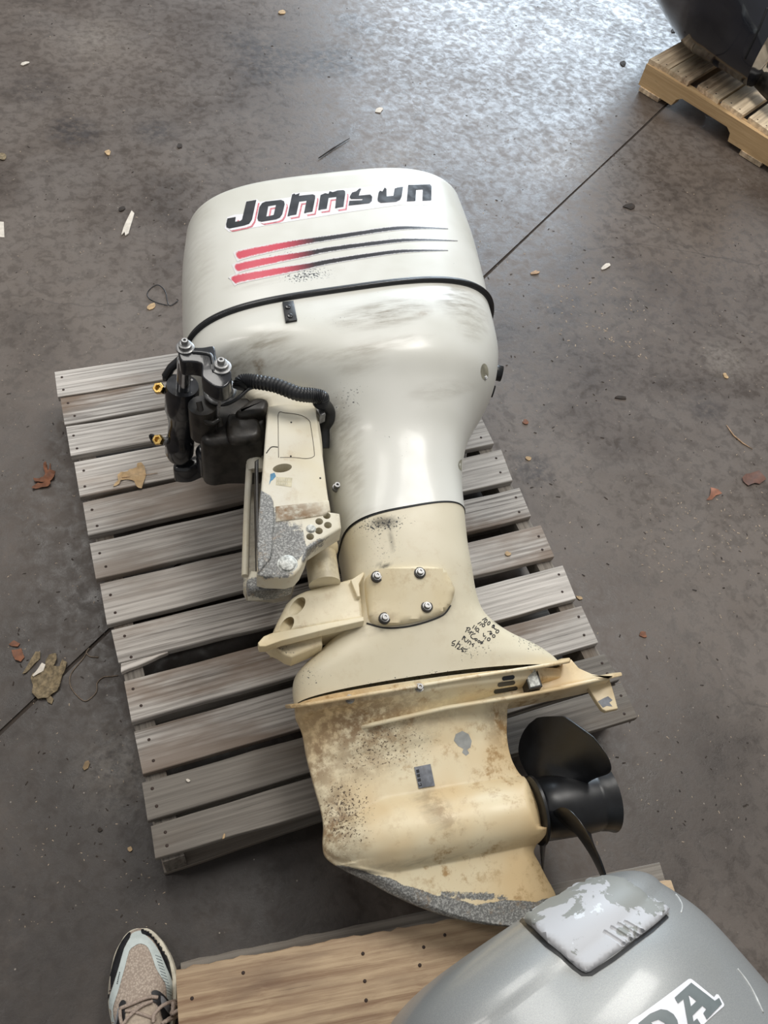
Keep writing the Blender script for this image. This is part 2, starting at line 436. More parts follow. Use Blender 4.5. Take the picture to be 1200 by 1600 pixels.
def wood(name, pale, dark, stain, stain_amt, rough=0.75, ringscale=1.0, knot=0.3, warm=None):
    """grain runs along the object's x axis"""
    m, nt, b = mat_new(name)
    oi = nt.nodes.new('ShaderNodeObjectInfo'); tc = nt.nodes.new('ShaderNodeTexCoord')
    ad = nt.nodes.new('ShaderNodeVectorMath'); ad.operation = 'ADD'
    sc_ = nt.nodes.new('ShaderNodeVectorMath'); sc_.operation = 'SCALE'
    cx = nt.nodes.new('ShaderNodeCombineXYZ')
    for i in range(3): nt.links.new(oi.outputs['Random'], cx.inputs[i])
    nt.links.new(cx.outputs[0], sc_.inputs[0]); sc_.inputs['Scale'].default_value = 37.0
    nt.links.new(tc.outputs['Object'], ad.inputs[0]); nt.links.new(sc_.outputs[0], ad.inputs[1])
    def mp(s):
        n = nt.nodes.new('ShaderNodeMapping'); n.inputs['Scale'].default_value = s; nt.links.new(ad.outputs[0], n.inputs[0]); return n.outputs[0]
    g = noise(nt, mp((4.0, 210*ringscale, 120)), 1.0, 8, 0.68, 0.5)
    gw = nt.nodes.new('ShaderNodeTexWave'); gw.wave_type = 'BANDS'; gw.bands_direction = 'Y'
    gw.inputs['Scale'].default_value = 26*ringscale; gw.inputs['Distortion'].default_value = 7; gw.inputs['Detail'].default_value = 4
    gw.inputs['Detail Scale'].default_value = 0.8
    nt.links.new(mp((0.10, 1, 1)), gw.inputs['Vector'])
    big = noise(nt, mp((2.2, 9, 4)), 1.0, 5, 0.6)
    k = math_(nt, 'ADD', math_(nt, 'MULTIPLY', g, 0.90), math_(nt, 'MULTIPLY', gw.outputs[0], 0.10))
    c = mixc(nt, ramp(nt, k, 0.30, 0.66), dark, pale)
    c = mixc(nt, math_(nt, 'MULTIPLY', ramp(nt, big, 0.47, 0.66), stain_amt), c, stain)
    bl = noise(nt, mp((1.0, 5, 1)), 1.3, 3)
    c = mixc(nt, ramp(nt, bl, 0.35, 0.65, 0.0, 0.35), c, tuple(min(1, q*1.35) for q in pale))
    # dark checks along the grain
    ch = noise(nt, mp((5, 260, 60)), 1.0, 4, 0.7)
    c = mixc(nt, ramp(nt, ch, 0.66, 0.74, 0, 0.7), c, tuple(q*0.3 for q in dark))
    if knot:
        vo = nt.nodes.new('ShaderNodeTexVoronoi'); vo.inputs['Scale'].default_value = 4.2; vo.inputs['Randomness'].default_value = 1.0
        nt.links.new(mp((0.8, 1.6, 0.2)), vo.inputs['Vector'])
        c = mixc(nt, ramp(nt, vo.outputs['Distance'], 0.10, 0.05, 0, knot), c, tuple(q*0.35 for q in stain))
    hs = nt.nodes.new('ShaderNodeHueSaturation'); nt.links.new(c, hs.inputs['Color'])
    nt.links.new(ramp(nt, oi.outputs['Random'], 0, 1, 0.82, 1.12), hs.inputs['Value'])
    nt.links.new(hs.outputs[0], b.inputs['Base Color']); b.inputs['Roughness'].default_value = rough
    bump(nt, b, math_(nt, 'ADD', k, math_(nt, 'MULTIPLY', ch, -0.6)), 0.45, 0.0012)
    return m
M_WOOD = wood('weathered_grey_wood', srgb(194,188,181), srgb(96,90,84), srgb(106,84,64), 0.85)
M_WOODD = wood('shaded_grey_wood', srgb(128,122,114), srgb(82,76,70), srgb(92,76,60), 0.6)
M_PINE = wood('fresh_pine', srgb(206,180,146), srgb(140,108,80), srgb(120,94,74), 0.75, 0.6, 0.55, 0.85)
M_PINE2 = wood('golden_pine', srgb(224,192,146), srgb(190,154,108), srgb(120,90,58), 0.5, 0.6, 0.5, 0.5)
M_PINE3 = wood('rough_pine_deck', srgb(232,210,180), srgb(160,132,104), srgb(86,66,50), 0.8, 0.7, 0.45, 0.5)
M_NAIL = simple('rusted_nail', (0.045,0.028,0.022), 0.7, 0.3, 0.4, 200)
#@@STRUCT
# ------------------------------------------------------------------ floor: slabs with a sawn joint
ja, jb = P(0,1145,0), P(1035,170,0)
jd = (jb-ja).normalized(); jn = Vector((-jd.y, jd.x, 0))
floor = bpy.data.objects.new('floor', None); COL.objects.link(floor); floor['kind'] = 'structure'
base_v, base_f = box_geo(Vector((2,3,-0.029)), (9,0,0), (0,9,0), (0,0,0.025))
obj('joint_bed', base_v, base_f, simple('dirty_joint_filler', srgb(58,50,44), 0.95), floor, False)
def slab(sign):
    a = ja - jd*9; b = ja + jd*12; g = jn*sign*0.0028
    n = 84; v, f = [], []
    rs = random.Random(3+sign)
    for i in range(n+1):
        p = a + (b-a)*(i/n)
        jit = jn*sign*abs(rs.gauss(0, 0.0012))
        v.append(p + g + jit); 
    for i in range(n+1):
        p = a + (b-a)*(i/n); v.append(p + jn*sign*9)
    m_ = n+1
    for i in range(n): f.append((i, i+1, m_+i+1, m_+i))
    k = len(v)
    for i in range(n+1): v.append(v[i] + Vector((0,0,-0.012)))
    for i in range(n): f.append((i, i+1, k+i+1, k+i))
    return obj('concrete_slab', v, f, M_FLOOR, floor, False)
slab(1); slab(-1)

# ------------------------------------------------------------------ grey pallet under the motor
TZ = 0.116
pal = thing('pallet', 'weathered grey wooden pallet lying under the white outboard motor', 'pallet', (0.45, 0.54, 0))
BT = 0.016
Lpx = [((85,581),(91,620)),((95,622),(102,664)),((103,667),(110,713)),((115,722),(125,776)),((129,785),(137,837)),((142,848),(150,905)),((156,912),(166,977)),((174,984),(187,1048)),((193,1065),(205,1128)),((208,1143),(222,1210)),((222,1222),(230,1283)),((236,1290),(244,1341))]
Rpx = {4:((749,646),(771,693)),5:((782,702),(800,751)),6:((812,762),(830,806)),7:((845,820),(866,869)),8:((878,883),(899,935)),9:((909,946),(935,1004)),10:((944,1021),(968,1062)),11:((972,1068),(995,1122))}
nail_v, nail_f = lathe_geo((0,0,0), (0,0,1), [(-0.002,0.0028),(0.0004,0.0028),(0.0009,0.0018)], 8)
nail_me = None
def nail(parent, p):
    global nail_me
    if nail_me is None:
        o = obj('nail', nail_v, nail_f, M_NAIL, parent, True, local=True); nail_me = o.data
        o.location = Vector(p) - origin(parent); return o
    return place('nail', nail_me, parent, p)
def board(name, tl, bl, tr, br, z, th, mat, parent, rough_edge=0.0006, segs=14, seed=0, label=None):
    """plank from four top corners (world). grain axis = local x"""
    tl, bl, tr, br = [Vector((p[0], p[1], z)) for p in (tl, bl, tr, br)]
    rs = random.Random(seed)
    c = (tl+bl+tr+br)/4; xd = ((tr+br)-(tl+bl)); ang = math.atan2(xd.y, xd.x)
    R = Matrix.Rotation(-ang, 3, 'Z'); rings = []; 
    for i in range(segs+1):
        t = i/segs; a = tl.lerp(tr, t); b = bl.lerp(br, t); e = (a-b).normalized()
        a = a + e*rs.gauss(0, rough_edge); b = b - e*rs.gauss(0, rough_edge)
        zz = rs.gauss(0, 0.0003); ch = 0.0012
        if i in (0, segs): a = a + xd.normalized()*rs.gauss(0, .001); b = b + xd.normalized()*rs.gauss(0, .001)
        rings.append([a - Vector((0,0,th)), a - Vector((0,0,ch-zz)), a - e*ch + Vector((0,0,zz)), b + e*ch + Vector((0,0,zz)), b - Vector((0,0,ch-zz)), b - Vector((0,0,th))])
    v = [R @ (p-c) for r in rings for p in r]; f = []; k = 6
    for i in range(segs):
        for q in range(k): j = (q+1) % k; f.append((i*k+q, i*k+j, (i+1)*k+j, (i+1)*k+q))
    f.append(tuple(range(k))); f.append(tuple(segs*k+q for q in range(k))[::-1])
    o = obj(name, v, f, mat, parent, True, sharp=30, local=True)
    o.location = c - (origin(parent) if parent else Vector((0,0,0))); o.rotation_euler = (0, 0, ang)
    if label: o['label'] = label
    return o
for i, (a, b) in enumerate(Lpx):
    tl, bl = P(*a, TZ), P(*b, TZ)
    if i in Rpx: tr, br = P(*Rpx[i][0], TZ), P(*Rpx[i][1], TZ)
    else: tr, br = Vector((0.905+0.004*math.sin(i*5), tl.y, TZ)), Vector((0.905, bl.y, TZ))
    if i == 7:
        # split plank: the lower left corner has torn away as a splinter
        cut_ = P(262, 1008, TZ)
        bl2 = P(186, 1035, TZ)
        board('plank', tl, bl2, tr, br, TZ, BT, M_WOOD, pal, seed=i, label='plank with a split lower edge')
        s0 = P(187,1036,TZ); s1 = P(188,1050,TZ); s2 = P(262,1018,TZ); s3 = P(250,1014,TZ)
        board('plank_splinter', s0, s1, s2+Vector((0,.004,0)), s2, TZ-0.003, 0.012, M_WOOD, pal, seed=77, segs=6)
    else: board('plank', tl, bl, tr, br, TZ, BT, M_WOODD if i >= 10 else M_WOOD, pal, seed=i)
    for (l, r, s_) in ((tl, bl, 1), (tr, br, -1)):
        for q in (0.28, 0.74):
            p = l.lerp(r, q + random.uniform(-.06, .06)); p = p + Vector((s_*random.uniform(.012,.024), 0, 0)); nail(pal, p)
    for q in (0.3, 0.7):
        p = tl.lerp(bl, q); nail(pal, Vector((0.45+random.uniform(-.01,.01), p.y, TZ)))
def stringer(x, y0, y1, par, mat, w_=0.035, h0=0.018, h1=None, notch=True):
    h1 = (TZ-BT) if h1 is None else h1
    L = y1-y0; pr = [(y0,h0)]
    if notch:
        for cc in (0.27, 0.73):
            a = y0+L*(cc-0.10); b = y0+L*(cc+0.10)
            pr += [(a,h0),(a+0.008,h0+0.028),(a+0.022,h0+0.036),(b-0.022,h0+0.036),(b-0.008,h0+0.028),(b,h0)]
    pr += [(y1,h0),(y1,h1),(y0,h1)]
    return pr
def stringer_obj(o, d, n_, L, w_, mat, par, h0=0.018, h1=None, notch=True):
    """o start, d unit direction, n_ unit across"""
    pr = stringer(0, 0, L, par, mat, w_, h0, h1, notch); k = len(pr)
    ang = math.atan2(d.y, d.x); v = []
    for s_ in (-w_/2, w_/2): v += [Vector((q[0]-L/2, s_, q[1]-h0)) for q in pr]
    f = [tuple(range(k)), tuple(range(k, 2*k))[::-1]] + [(i, (i+1)%k, k+(i+1)%k, k+i) for i in range(k)]
    q = obj('stringer', v, f, mat, par, False, local=True)
    q.location = Vector(o) + d*(L/2) + Vector((0,0,h0)) - origin(par); q.rotation_euler = (0,0,ang); return q
for x in (0.0235, 0.4525, 0.880):
    stringer_obj(Vector((x+0.002, 0.006, 0)), Vector((0,1,0)), Vector((1,0,0)), 1.082, 0.035, M_WOODD, pal)
for y in (0.05, 0.30, 0.54, 0.79, 1.04):
    board('bottom_board', (0.004,y+.045), (0.004,y-.045), (0.9,y+.045), (0.9,y-.045), 0.0175, 0.016, M_WOODD, pal, seed=int(y*100))
#@@MOTOR
# ------------------------------------------------------------------ the white outboard motor, lying on its side
mot = thing('outboard_motor', 'large aged white outboard motor lying on its side on the weathered grey pallet', 'outboard motor', (0.55, 0.45, TZ))
def blob_attr(blobs):
    """blobs: (px,py,rx,ry,angle_deg,strength) -> f(px,py)"""
    bb = [(x,y,rx,ry,math.cos(math.radians(a)),math.sin(math.radians(a)),s) for x,y,rx,ry,a,s in blobs]
    def f(x, y):
        t = 0.0
        for X,Y,rx,ry,c,s_,k in bb:
            dx, dy = x-X, y-Y; u = (dx*c+dy*s_)/rx; v_ = (-dx*s_+dy*c)/ry; d = u*u+v_*v_
            if d < 1: t = max(t, k*(1-d)**1.0)
        return t
    return f
def painted(name, v, f, mat, parent, dirt=(), chips=(), wear=(), rust=(), dark=(), base=(0,0,0,0,0), sharp=None, label=None):
    fs = [blob_attr(b) for b in (dirt, chips, wear, rust, dark)]; pp = [J(p) for p in v]
    at = {k: [base[i] + fs[i](*q) for q in pp] for i, k in enumerate(('dirt','chips','wear','rust','dark'))}
    o = obj(name, v, f, mat, parent, True, sharp=sharp, attrs=at)
    if label: o['label'] = label
    return o
def dome(stations_end, up, h, axis, n, base_idx, p=0.55, steps=9):
    """rounded cap over the ring stations_end=(Lx,Ly,Rx,Ry,zc,B,nL,nR) growing along axis by h; h may differ left/right"""
    s = stations_end; hl, hr = h if isinstance(h, tuple) else (h, h)
    L = Vector((s[0], s[1], s[4])); R = Vector((s[2], s[3], s[4])); c = (L+R)/2; a = (R-L)/2; up = Vector(up); v, f = [], []
    for i in range(1, steps+1):
        ph = i/steps*math.pi/2; k = max(0.001, math.cos(ph))**p; d = math.sin(ph)
        for q in range(n):
            t = 2*math.pi*q/n; cc, ss = math.cos(t), math.sin(t); nn = s[7] if cc > 0 else s[6]
            x = sup(cc, 2/nn)*k; y = sup(ss, 2/nn)*k; hh = hl + (hr-hl)*(x+1)/2
            v.append(c + a*x + up*(s[5]*y) + Vector(axis)*(hh*d))
    prev = base_idx
    for i in range(steps):
        cur = base_idx + n*(i+1)
        for q in range(n): j = (q+1) % n; f.append((prev+q, prev+j, cur+j, cur+q))
        prev = cur
    f.append(tuple(prev+q for q in range(n)))
    return v, f
UPV = (0, -0.06, 0.998)
# upper cowl --------------------------------------------------------
cs = [st((284,517),(777,455),.46,.44,.318,.200,4.0,2.9), st((280,450),(764,405),.46,.44,.322,.200,4.0,2.9), st((280,385),(748,352),.46,.44,.327,.197,4.0,2.9), st((286,335),(727,300),.46,.44,.332,.192,3.8,2.9)]
v, f, m_, n_ = loft(cs, 10, 128, UPV)
dv, df = dome(cs[-1], UPV, (0.030, 0.062), (0.0,1,0), n_, (m_-1)*n_, 0.30, 14)
f = f + df; v = v + dv
cowl = painted('upper_cowl', v, f, M_COWL, mot,
    dirt=[(310,420,30,90,8,.22),(310,330,30,20,0,.2),(560,300,150,20,-8,.1),(400,440,60,14,-10,.25)],
    chips=[(480,430,60,16,-8,1.0),(450,400,60,14,-8,.7),(610,370,14,10,0,.5)])
# lower cowl --------------------------------------------------------
ls = [st((284,522),(777,460),.46,.44,.318,.200,4.0,2.9), st((288,552),(784,500),.46,.43,.320,.203,3.6,2.8), st((318,572),(786,545),.45,.41,.324,.198,3.2,2.6),
      st((385,600),(778,590),.44,.40,.326,.184,2.8,2.5), st((455,632),(758,628),.42,.39,.322,.162,2.6,2.4), st((503,672),(742,660),.41,.38,.318,.142,2.4,2.4),
      st((516,718),(731,695),.39,.37,.316,.126,2.4,2.4), st((525,768),(727,740),.38,.37,.313,.117,2.5,2.5), st((535,826),(728,796),.37,.36,.309,.110,3.4,3.0)]
v, f, m_, n_ = loft(ls, 8, 128, UPV, cap0=False)
lcowl = painted('lower_cowl', v, f, M_COWL, mot,
    dirt=[(600,490,90,26,-9,1.0),(715,470,50,30,35,.8),(740,500,30,40,0,.5),(570,545,120,14,-12,.55),(400,545,70,26,-20,.7),(360,575,60,22,-25,.85),(405,572,9,20,-5,1.0),(530,660,40,60,-20,.55),(545,720,26,80,-10,.45),(450,560,70,20,-10,.45),(690,610,60,18,-8,.35),(560,570,50,20,-10,.35),(560,805,60,14,-6,.25)],
    chips=[(530,500,60,20,0,.35),(600,700,90,80,0,.15),(545,620,40,30,-20,.6)], rust=[(660,490,16,6,-10,.4),(405,572,7,16,-5,1)])
# black gasket between them -----------------------------------------
def ring_pts(s, up, n=160, grow=0.0, dy=0.0):
    L = Vector((s[0], s[1], s[4])); R = Vector((s[2], s[3], s[4])); c = (L+R)/2; a = (R-L)/2; g = grow; up = Vector(up); out = []
    for k in range(n+1):
        t = 2*math.pi*k/n; cc, ss = math.cos(t), math.sin(t); nn = s[7] if cc > 0 else s[6]
        out.append(c + a*(1+g/a.length)*sup(cc, 2/nn) + up*((s[5]+g)*sup(ss, 2/nn)) + Vector((0,dy,0)))
    return out
v, f = tube_geo(ring_pts(cs[0], UPV, 200, 0.0005, -0.002), 0.0072, 10, False)
obj('seam_gasket', v, f, M_RUB, mot)
v, f = tube_geo(ring_pts(cs[0], UPV, 200, 0.0058, -0.0045), 0.0022, 8, False)
obj('gasket_lip', v, f, M_BLACK, mot)
# exhaust housing ---------------------------------------------------
ms = [st((538,823),(728,797),.38,.36,.309,.1085,3.4,3.0), st((541,860),(736,838),.37,.36,.305,.102,2.6,2.6), st((546,900),(743,878),.36,.35,.300,.095,2.6,2.5), st((550,935),(752,920),.35,.34,.292,.088,2.5,2.3),
      st((540,962),(768,950),.34,.33,.286,.083,2.4,2.0), st((505,998),(805,976),.33,.32,.279,.079,2.4,1.8), st((470,1030),(850,994),.325,.315,.272,.076,2.5,1.7), st((460,1052),(878,1012),.32,.31,.266,.074,2.6,1.7), st((463,1086),(891,1028),.31,.30,.257,.073,2.6,1.7)]
v, f, m_, n_ = loft(ms, 8, 112, UPV)
hous = painted('exhaust_housing', v, f, M_MID, mot, chips=[(595,820,60,22,-5,.9),(600,860,45,50,0,.5),(740,870,14,80,0,.5),(850,1000,70,30,10,.9),(650,1060,190,12,-8,.55),(480,1050,40,40,0,.5),(745,1015,50,24,-8,.6)],
    wear=[], dark=[(601,816,26,10,-4,.9),(612,842,5,24,-8,.5),(806,985,46,5,22,.9),(600,884,14,4,0,.9)], dirt=[(560,980,60,20,0,.3)], rust=[(700,960,60,20,0,.1)])
hb = bvh_of(hous, lcowl, cowl)
def seamline(name, px, r, mat, par, bv, off=0.0002):
    pts = []
    for p in smooth_poly(px, 8, closed=False):
        q = on_surf(bv, p[0], p[1], off)
        if q is not None: pts.append(q)
    v, f = tube_geo(pts, r, 6); return obj(name, v, f, mat, par)
v, f = tube_geo(ring_pts(ms[0], UPV, 160, 0.0004, 0.0), 0.0013, 6, False); obj('housing_joint', v, f, M_RUB, mot)
# gearcase ----------------------------------------------------------
UPG = (0, -0.13, 0.99)
def smx(a, b, k=0.012):
    h = max(k-abs(a-b), 0)/k; return max(a, b) + h*h*k*0.25
ZG = 0.215
ax0 = P(504,1322,ZG); ax1 = P(842,1262,ZG); axd = (ax1-ax0); axl = axd.length; axd.normalize(); axd.z = 0
axn = Vector((axd.y, -axd.x, 0))      # towards the skeg
TR = 0.056
gst = [((463,1086),(891,1028),.257,.310),((464,1097),(894,1037),.254,.306),((465,1108),(888,1048),.250,.295),((468,1125),(832,1072),.240,.262),((473,1150),(796,1096),.233),((478,1180),(791,1132),.229),((486,1212),(792,1160),.225),((493,1238),(798,1186),.221),
       ((500,1262),(808,1206),.218),((505,1290),(822,1224),.216),((504,1318),(838,1262),.215),((508,1338),(843,1300),.212),((524,1352),(838,1318),.208),((550,1366),(833,1332),.205),((578,1379),(842,1350),.202),((612,1398),(853,1372),.198),((665,1421),(866,1396),.194),((735,1441),(866,1412),.19),((800,1449),(850,1428),.188)]
arr = []
for g4 in gst:
    L_, R_, z = g4[:3]; zp = g4[3] if len(g4) > 3 else z
    a = P(*L_, zp); b = P(*R_, zp); arr.append((a.x, a.y, b.x, b.y, z))
arr = smooth_poly(arr, 9, closed=False)
NS = 72; v = []; rows = len(arr); sv = [0.5*(1-math.cos(math.pi*i/NS)) for i in range(NS+1)]
for ri, a in enumerate(arr):
    L_ = Vector((a[0], a[1], a[4])); R_ = Vector((a[2], a[3], a[4])); ln = (R_-L_).length; tops = []
    u = ri/(rows-1)
    for s_ in sv:
        p = L_.lerp(R_, s_); rel = p - Vector((ax0.x, ax0.y, p.z)); x = rel.dot(axd); y = rel.dot(axn)
        # foil of the strut / foot
        env = max(0.0, 1-abs(2*s_-1)**2.6)**0.5
        foot = 0.5*(1-math.tanh((-y-0.001-0.20)*-40)) if False else 0
        dy = -y        # distance from the shaft axis towards the cowl
        t_strut = 0.034 + 0.030*max(0, min(1, (dy-0.12)/0.10))
        fo = (s_**0.5)*(1-s_)**0.62*1.9
        w_str = t_strut*min(1.0, fo) * (1.0 if y < 0 else max(0.0, 1-y/0.17))
        if y > 0.03: w_str = (0.017*max(0.16, 1-(y-0.03)/0.17) + 0.004*(1-s_))*min(1.0, (min(s_, 1-s_)*14)**0.6)
        xn = x/axl
        rr = TR*(min(1.0, (max(x,0)/(0.105))**0.5) if x > 0 else 0)*(1 - 0.06*max(0, xn-0.6)/0.4)
        w_tor = math.sqrt(max(0, rr*rr - y*y))
        bl_ = max(0.0, min(1.0, (4.6-ri/9)/2.8)); bl_ = bl_*bl_*(3-2*bl_)
        w_str = w_str*(1-bl_) + bl_*(0.0735-0.002*ri/9)*max(0.0, 1-abs(2*s_-1)**(2.6 if s_ < .5 else 1.7))**(1/(2.6 if s_ < .5 else 1.7))
        w_ = smx(w_str, w_tor, 0.016)
        w_ = min(w_, 0.002 + (0.9+bl_)*math.sqrt(min(s_, 1-s_)*ln*0.10)) if y < 0.03 else w_
        if s_ in (0.0, 1.0): w_ = 0.0006
        tops.append((p, w_))
    upv = Vector(UPG)
    v += [p + upv*w_ for p, w_ in tops] + [p - upv*w_ for p, w_ in reversed(tops)]
n_ = 2*(NS+1); f = []
for i in range(rows-1):
    for k in range(n_): j = (k+1) % n_; f.append((i*n_+k, i*n_+j, (i+1)*n_+j, (i+1)*n_+k))
f.append(tuple(range(n_))); f.append(tuple((rows-1)*n_+k for k in range(n_)))
gear = painted('gearcase', v, f, M_GEAR, mot, base=(0,.0,0,0,0),
    chips=[(600,1170,110,60,-10,.75),(540,1270,60,90,0,.85),(640,1150,80,30,-10,.4)],
    rust=[(560,1130,120,60,-10,.9),(500,1180,40,80,0,.8),(780,1130,30,50,0,.5),(520,1290,40,90,10,.9),(560,1180,90,50,-20,.5),(600,1120,150,40,-8,.4),(690,1265,20,60,-40,.5),(520,1330,60,30,0,.5),(860,1040,40,12,-8,.3)],
    dirt=[(600,1170,100,50,-20,.5),(540,1300,50,60,0,.4),(640,1350,200,10,-10,.5),(675,1270,18,60,-40,.5)],
    wear=[(560,1366,55,10,18,1.0),(620,1392,60,17,30,1.0),(700,1428,100,32,12,1.3),(790,1432,90,30,-3,1.4),(660,1408,70,20,22,1.2),(740,1400,110,14,3,.55),(590,1378,50,10,26,1.0),(850,1420,40,20,-20,1.0)],
    dark=[(560,1360,50,5,8,.9),(640,1418,60,9,26,.55)])
gb = bvh_of(gear)
# flanges: each is a thin plate standing across the leg, seen almost on edge
def fin(name, mid, zc, half, th, mat, par, upv=(0,-0.36,0.93), **kw):
    """mid: list of (px,py) along the plate's upper edge; half: half widths; plate spans from upper edge down"""
    v, f = [], []; upv = Vector(upv).normalized(); m = len(mid)
    axis = Vector((0.17,-0.93,-0.36)); 
    for (q, zt, h) in zip(mid, zc, half):
        t = P(q[0], q[1], zt); nrm = Vector((-0.02,-0.93,-0.36)).normalized()*(th/2)
        for a, b in ((0, -1), (0, 1), (-h, 1), (-h, -1)):
            v.append(t + upv*a + nrm*b)
    for i in range(m-1):
        for k in range(4): j = (k+1) % 4; f.append((i*4+k, i*4+j, (i+1)*4+j, (i+1)*4+k))
    f.append((0,1,2,3)); f.append(tuple((m-1)*4+k for k in (3,2,1,0)))
    o = painted(name, v, f, mat, par, sharp=40, **kw)
    bm = bmesh.new(); bm.from_mesh(o.data); bmesh.ops.bevel(bm, geom=bm.edges[:], offset=0.0009, segments=2, affect='EDGES'); bm.to_mesh(o.data); bm.free()
    return o
fin('splash_plate', [(454,1104),(480,1101),(600,1081),(750,1056),(860,1039),(890,1033),(891,1030)], [.305,.322,.331,.330,.318,.305,.295], [.06,.11,.14,.135,.10,.06,.03], 0.006, M_GEAR, mot, rust=[(500,1100,60,10,0,.4)])
fin('anti_ventilation_plate', [(548,1140),(580,1133),(700,1106),(800,1090),(880,1075),(940,1061),(972,1053)], [.255,.283,.295,.295,.285,.265,.255], [.01,.09,.12,.125,.10,.06,.03], 0.0065, M_GEAR, mot)
# fairing web running out between the two plates, with the water slots and the anode window
web = [(868,1043),(893,1029),(905,1043),(925,1052),(950,1057),(958,1056),(930,1063),(880,1074),(800,1089),(760,1096),(740,1085),(760,1060)]
wv, wf = prism_geo([P(x, y, .268)[:2] for x, y in web], .205, .268, .004)
webo = painted('trim_fairing', wv, wf, M_GEAR, mot, sharp=35, rust=[(800,1070,60,20,-8,.35)])
# slots ---------------------------------------------------------------
for (cx_, cy_, hw) in ((790,1078,15),(791,1068,10),(794,1059,6)):
    pl = []
    for a in range(16):
        t = 2*math.pi*a/16; X = math.cos(t)*4 + (hw if math.cos(t) > 0 else -hw); Y = math.sin(t)*3.4
        pl.append((cx_+X*.99+Y*.1, cy_-X*.16+Y))
    decal('cooling_slot', [[pl]], bvh_of(gear, webo), 0.0006, M_RUB, mot)
def raised(name, poly, bv, h, mat, par, sink=0.004, bevel=None, label=None, grid=8, **kw):
    """solid pad following the surface: pixel polygon, height h above it"""
    bm = bmesh.new(); vl = [[Vector((p[0], p[1], 0)) for p in poly]]
    vs = [bm.verts.new(p) for p in vl[0]]
    bm.faces.new(vs); xs = [p[0] for p in poly]; ys = [p[1] for p in poly]
    g = min(xs)+grid
    while g < max(xs): bmesh.ops.bisect_plane(bm, geom=bm.verts[:]+bm.edges[:]+bm.faces[:], plane_co=(g,0,0), plane_no=(1,0,0)); g += grid
    g = min(ys)+grid
    while g < max(ys): bmesh.ops.bisect_plane(bm, geom=bm.verts[:]+bm.edges[:]+bm.faces[:], plane_co=(0,g,0), plane_no=(0,1,0)); g += grid
    bm.verts.ensure_lookup_table()
    cxm, cym = sum(xs)/len(xs), sum(ys)/len(ys)
    n = len(bm.verts); top, bot = [], []; bev = bevel if bevel is not None else 0
    border = {v_ for e in bm.edges if len(e.link_faces) == 1 for v_ in e.verts}
    for i, q in enumerate(bm.verts):
        q.index = i; b_ = on_surf(bv, q.co.x, q.co.y, 0)
        if b_ is None: b_ = P(q.co.x, q.co.y, .25)
        up_ = Vector((0,-0.15,0.985))
        d = 0
        if q in border and bev: d = bev
        top.append(b_ + up_*(h-d)); bot.append(b_ - up_*sink)
    f = [tuple(q.index for q in fc.verts) for fc in bm.faces]; f2 = [tuple(i+n for i in reversed(t)) for t in f]; sd = []
    for e in bm.edges:
        if len(e.link_faces) == 1: a, b = e.verts[0].index, e.verts[1].index; sd.append((a, b, b+n, a+n))
    bm.free()
    o = painted(name, top+bot, f+f2+sd, mat, par, sharp=50, **kw)
    if label: o['label'] = label
    return o
allb = bvh_of(gear, webo, hous, lcowl)
raised('intake_screen', [(647,1199),(672,1194),(679,1228),(654,1232)], gb, 0.0035, M_GREYPLATE, mot, bevel=0.001, label='small grey water intake cover')
ib = bvh_of(*[o for o in mot.children if o.name.startswith('intake_screen')])
for k in range(4): decal('intake_slot', [[[(650+k*1.2,1203+k*7),(654.5+k*1.2,1202+k*7),(655.5+k*1.2,1207+k*7),(651+k*1.2,1208+k*7)]]], ib, 0.0004, M_RUB, mot)
for nm_, pl4, zt, mm in (('anode_frame', [(817,1041),(837,1038),(848,1072),(827,1077)], .298, M_GUNK), ('anode', [(820,1044),(835,1041),(845,1070),(829,1074)], .3005, M_ANODE)):
    v, f = prism_geo([P(x, y, zt)[:2] for x, y in pl4], .270, zt, .001)
    o_ = obj(nm_, v, f, mm, mot, sharp=40)
o_['label'] = 'pale pitted metal anode in its window'
decal('sealer_patch', [[[(712,1147),(722,1142),(732,1147),(737,1158),(735,1168),(730,1171),(733,1177),(728,1181),(722,1176),(724,1170),(716,1166),(709,1157)]]], gb, 0.0004, M_SEALANT, mot)
# trim tab at the tail of the plate
tv, tf = prism_geo([P(x, y, .232)[:2] for x, y in ((916,1069),(953,1062),(958,1078),(966,1107),(947,1111),(941,1108),(930,1092))], .222, .232, .002)
tab = painted('trim_tab', tv, tf, M_GEAR, mot, sharp=35)
decal('tab_scuff', [[[(934,1096),(943,1091),(950,1088),(957,1094),(952,1098),(957,1104),(948,1103),(942,1106)]]], bvh_of(tab), 0.0004, M_GREYPLATE, mot)
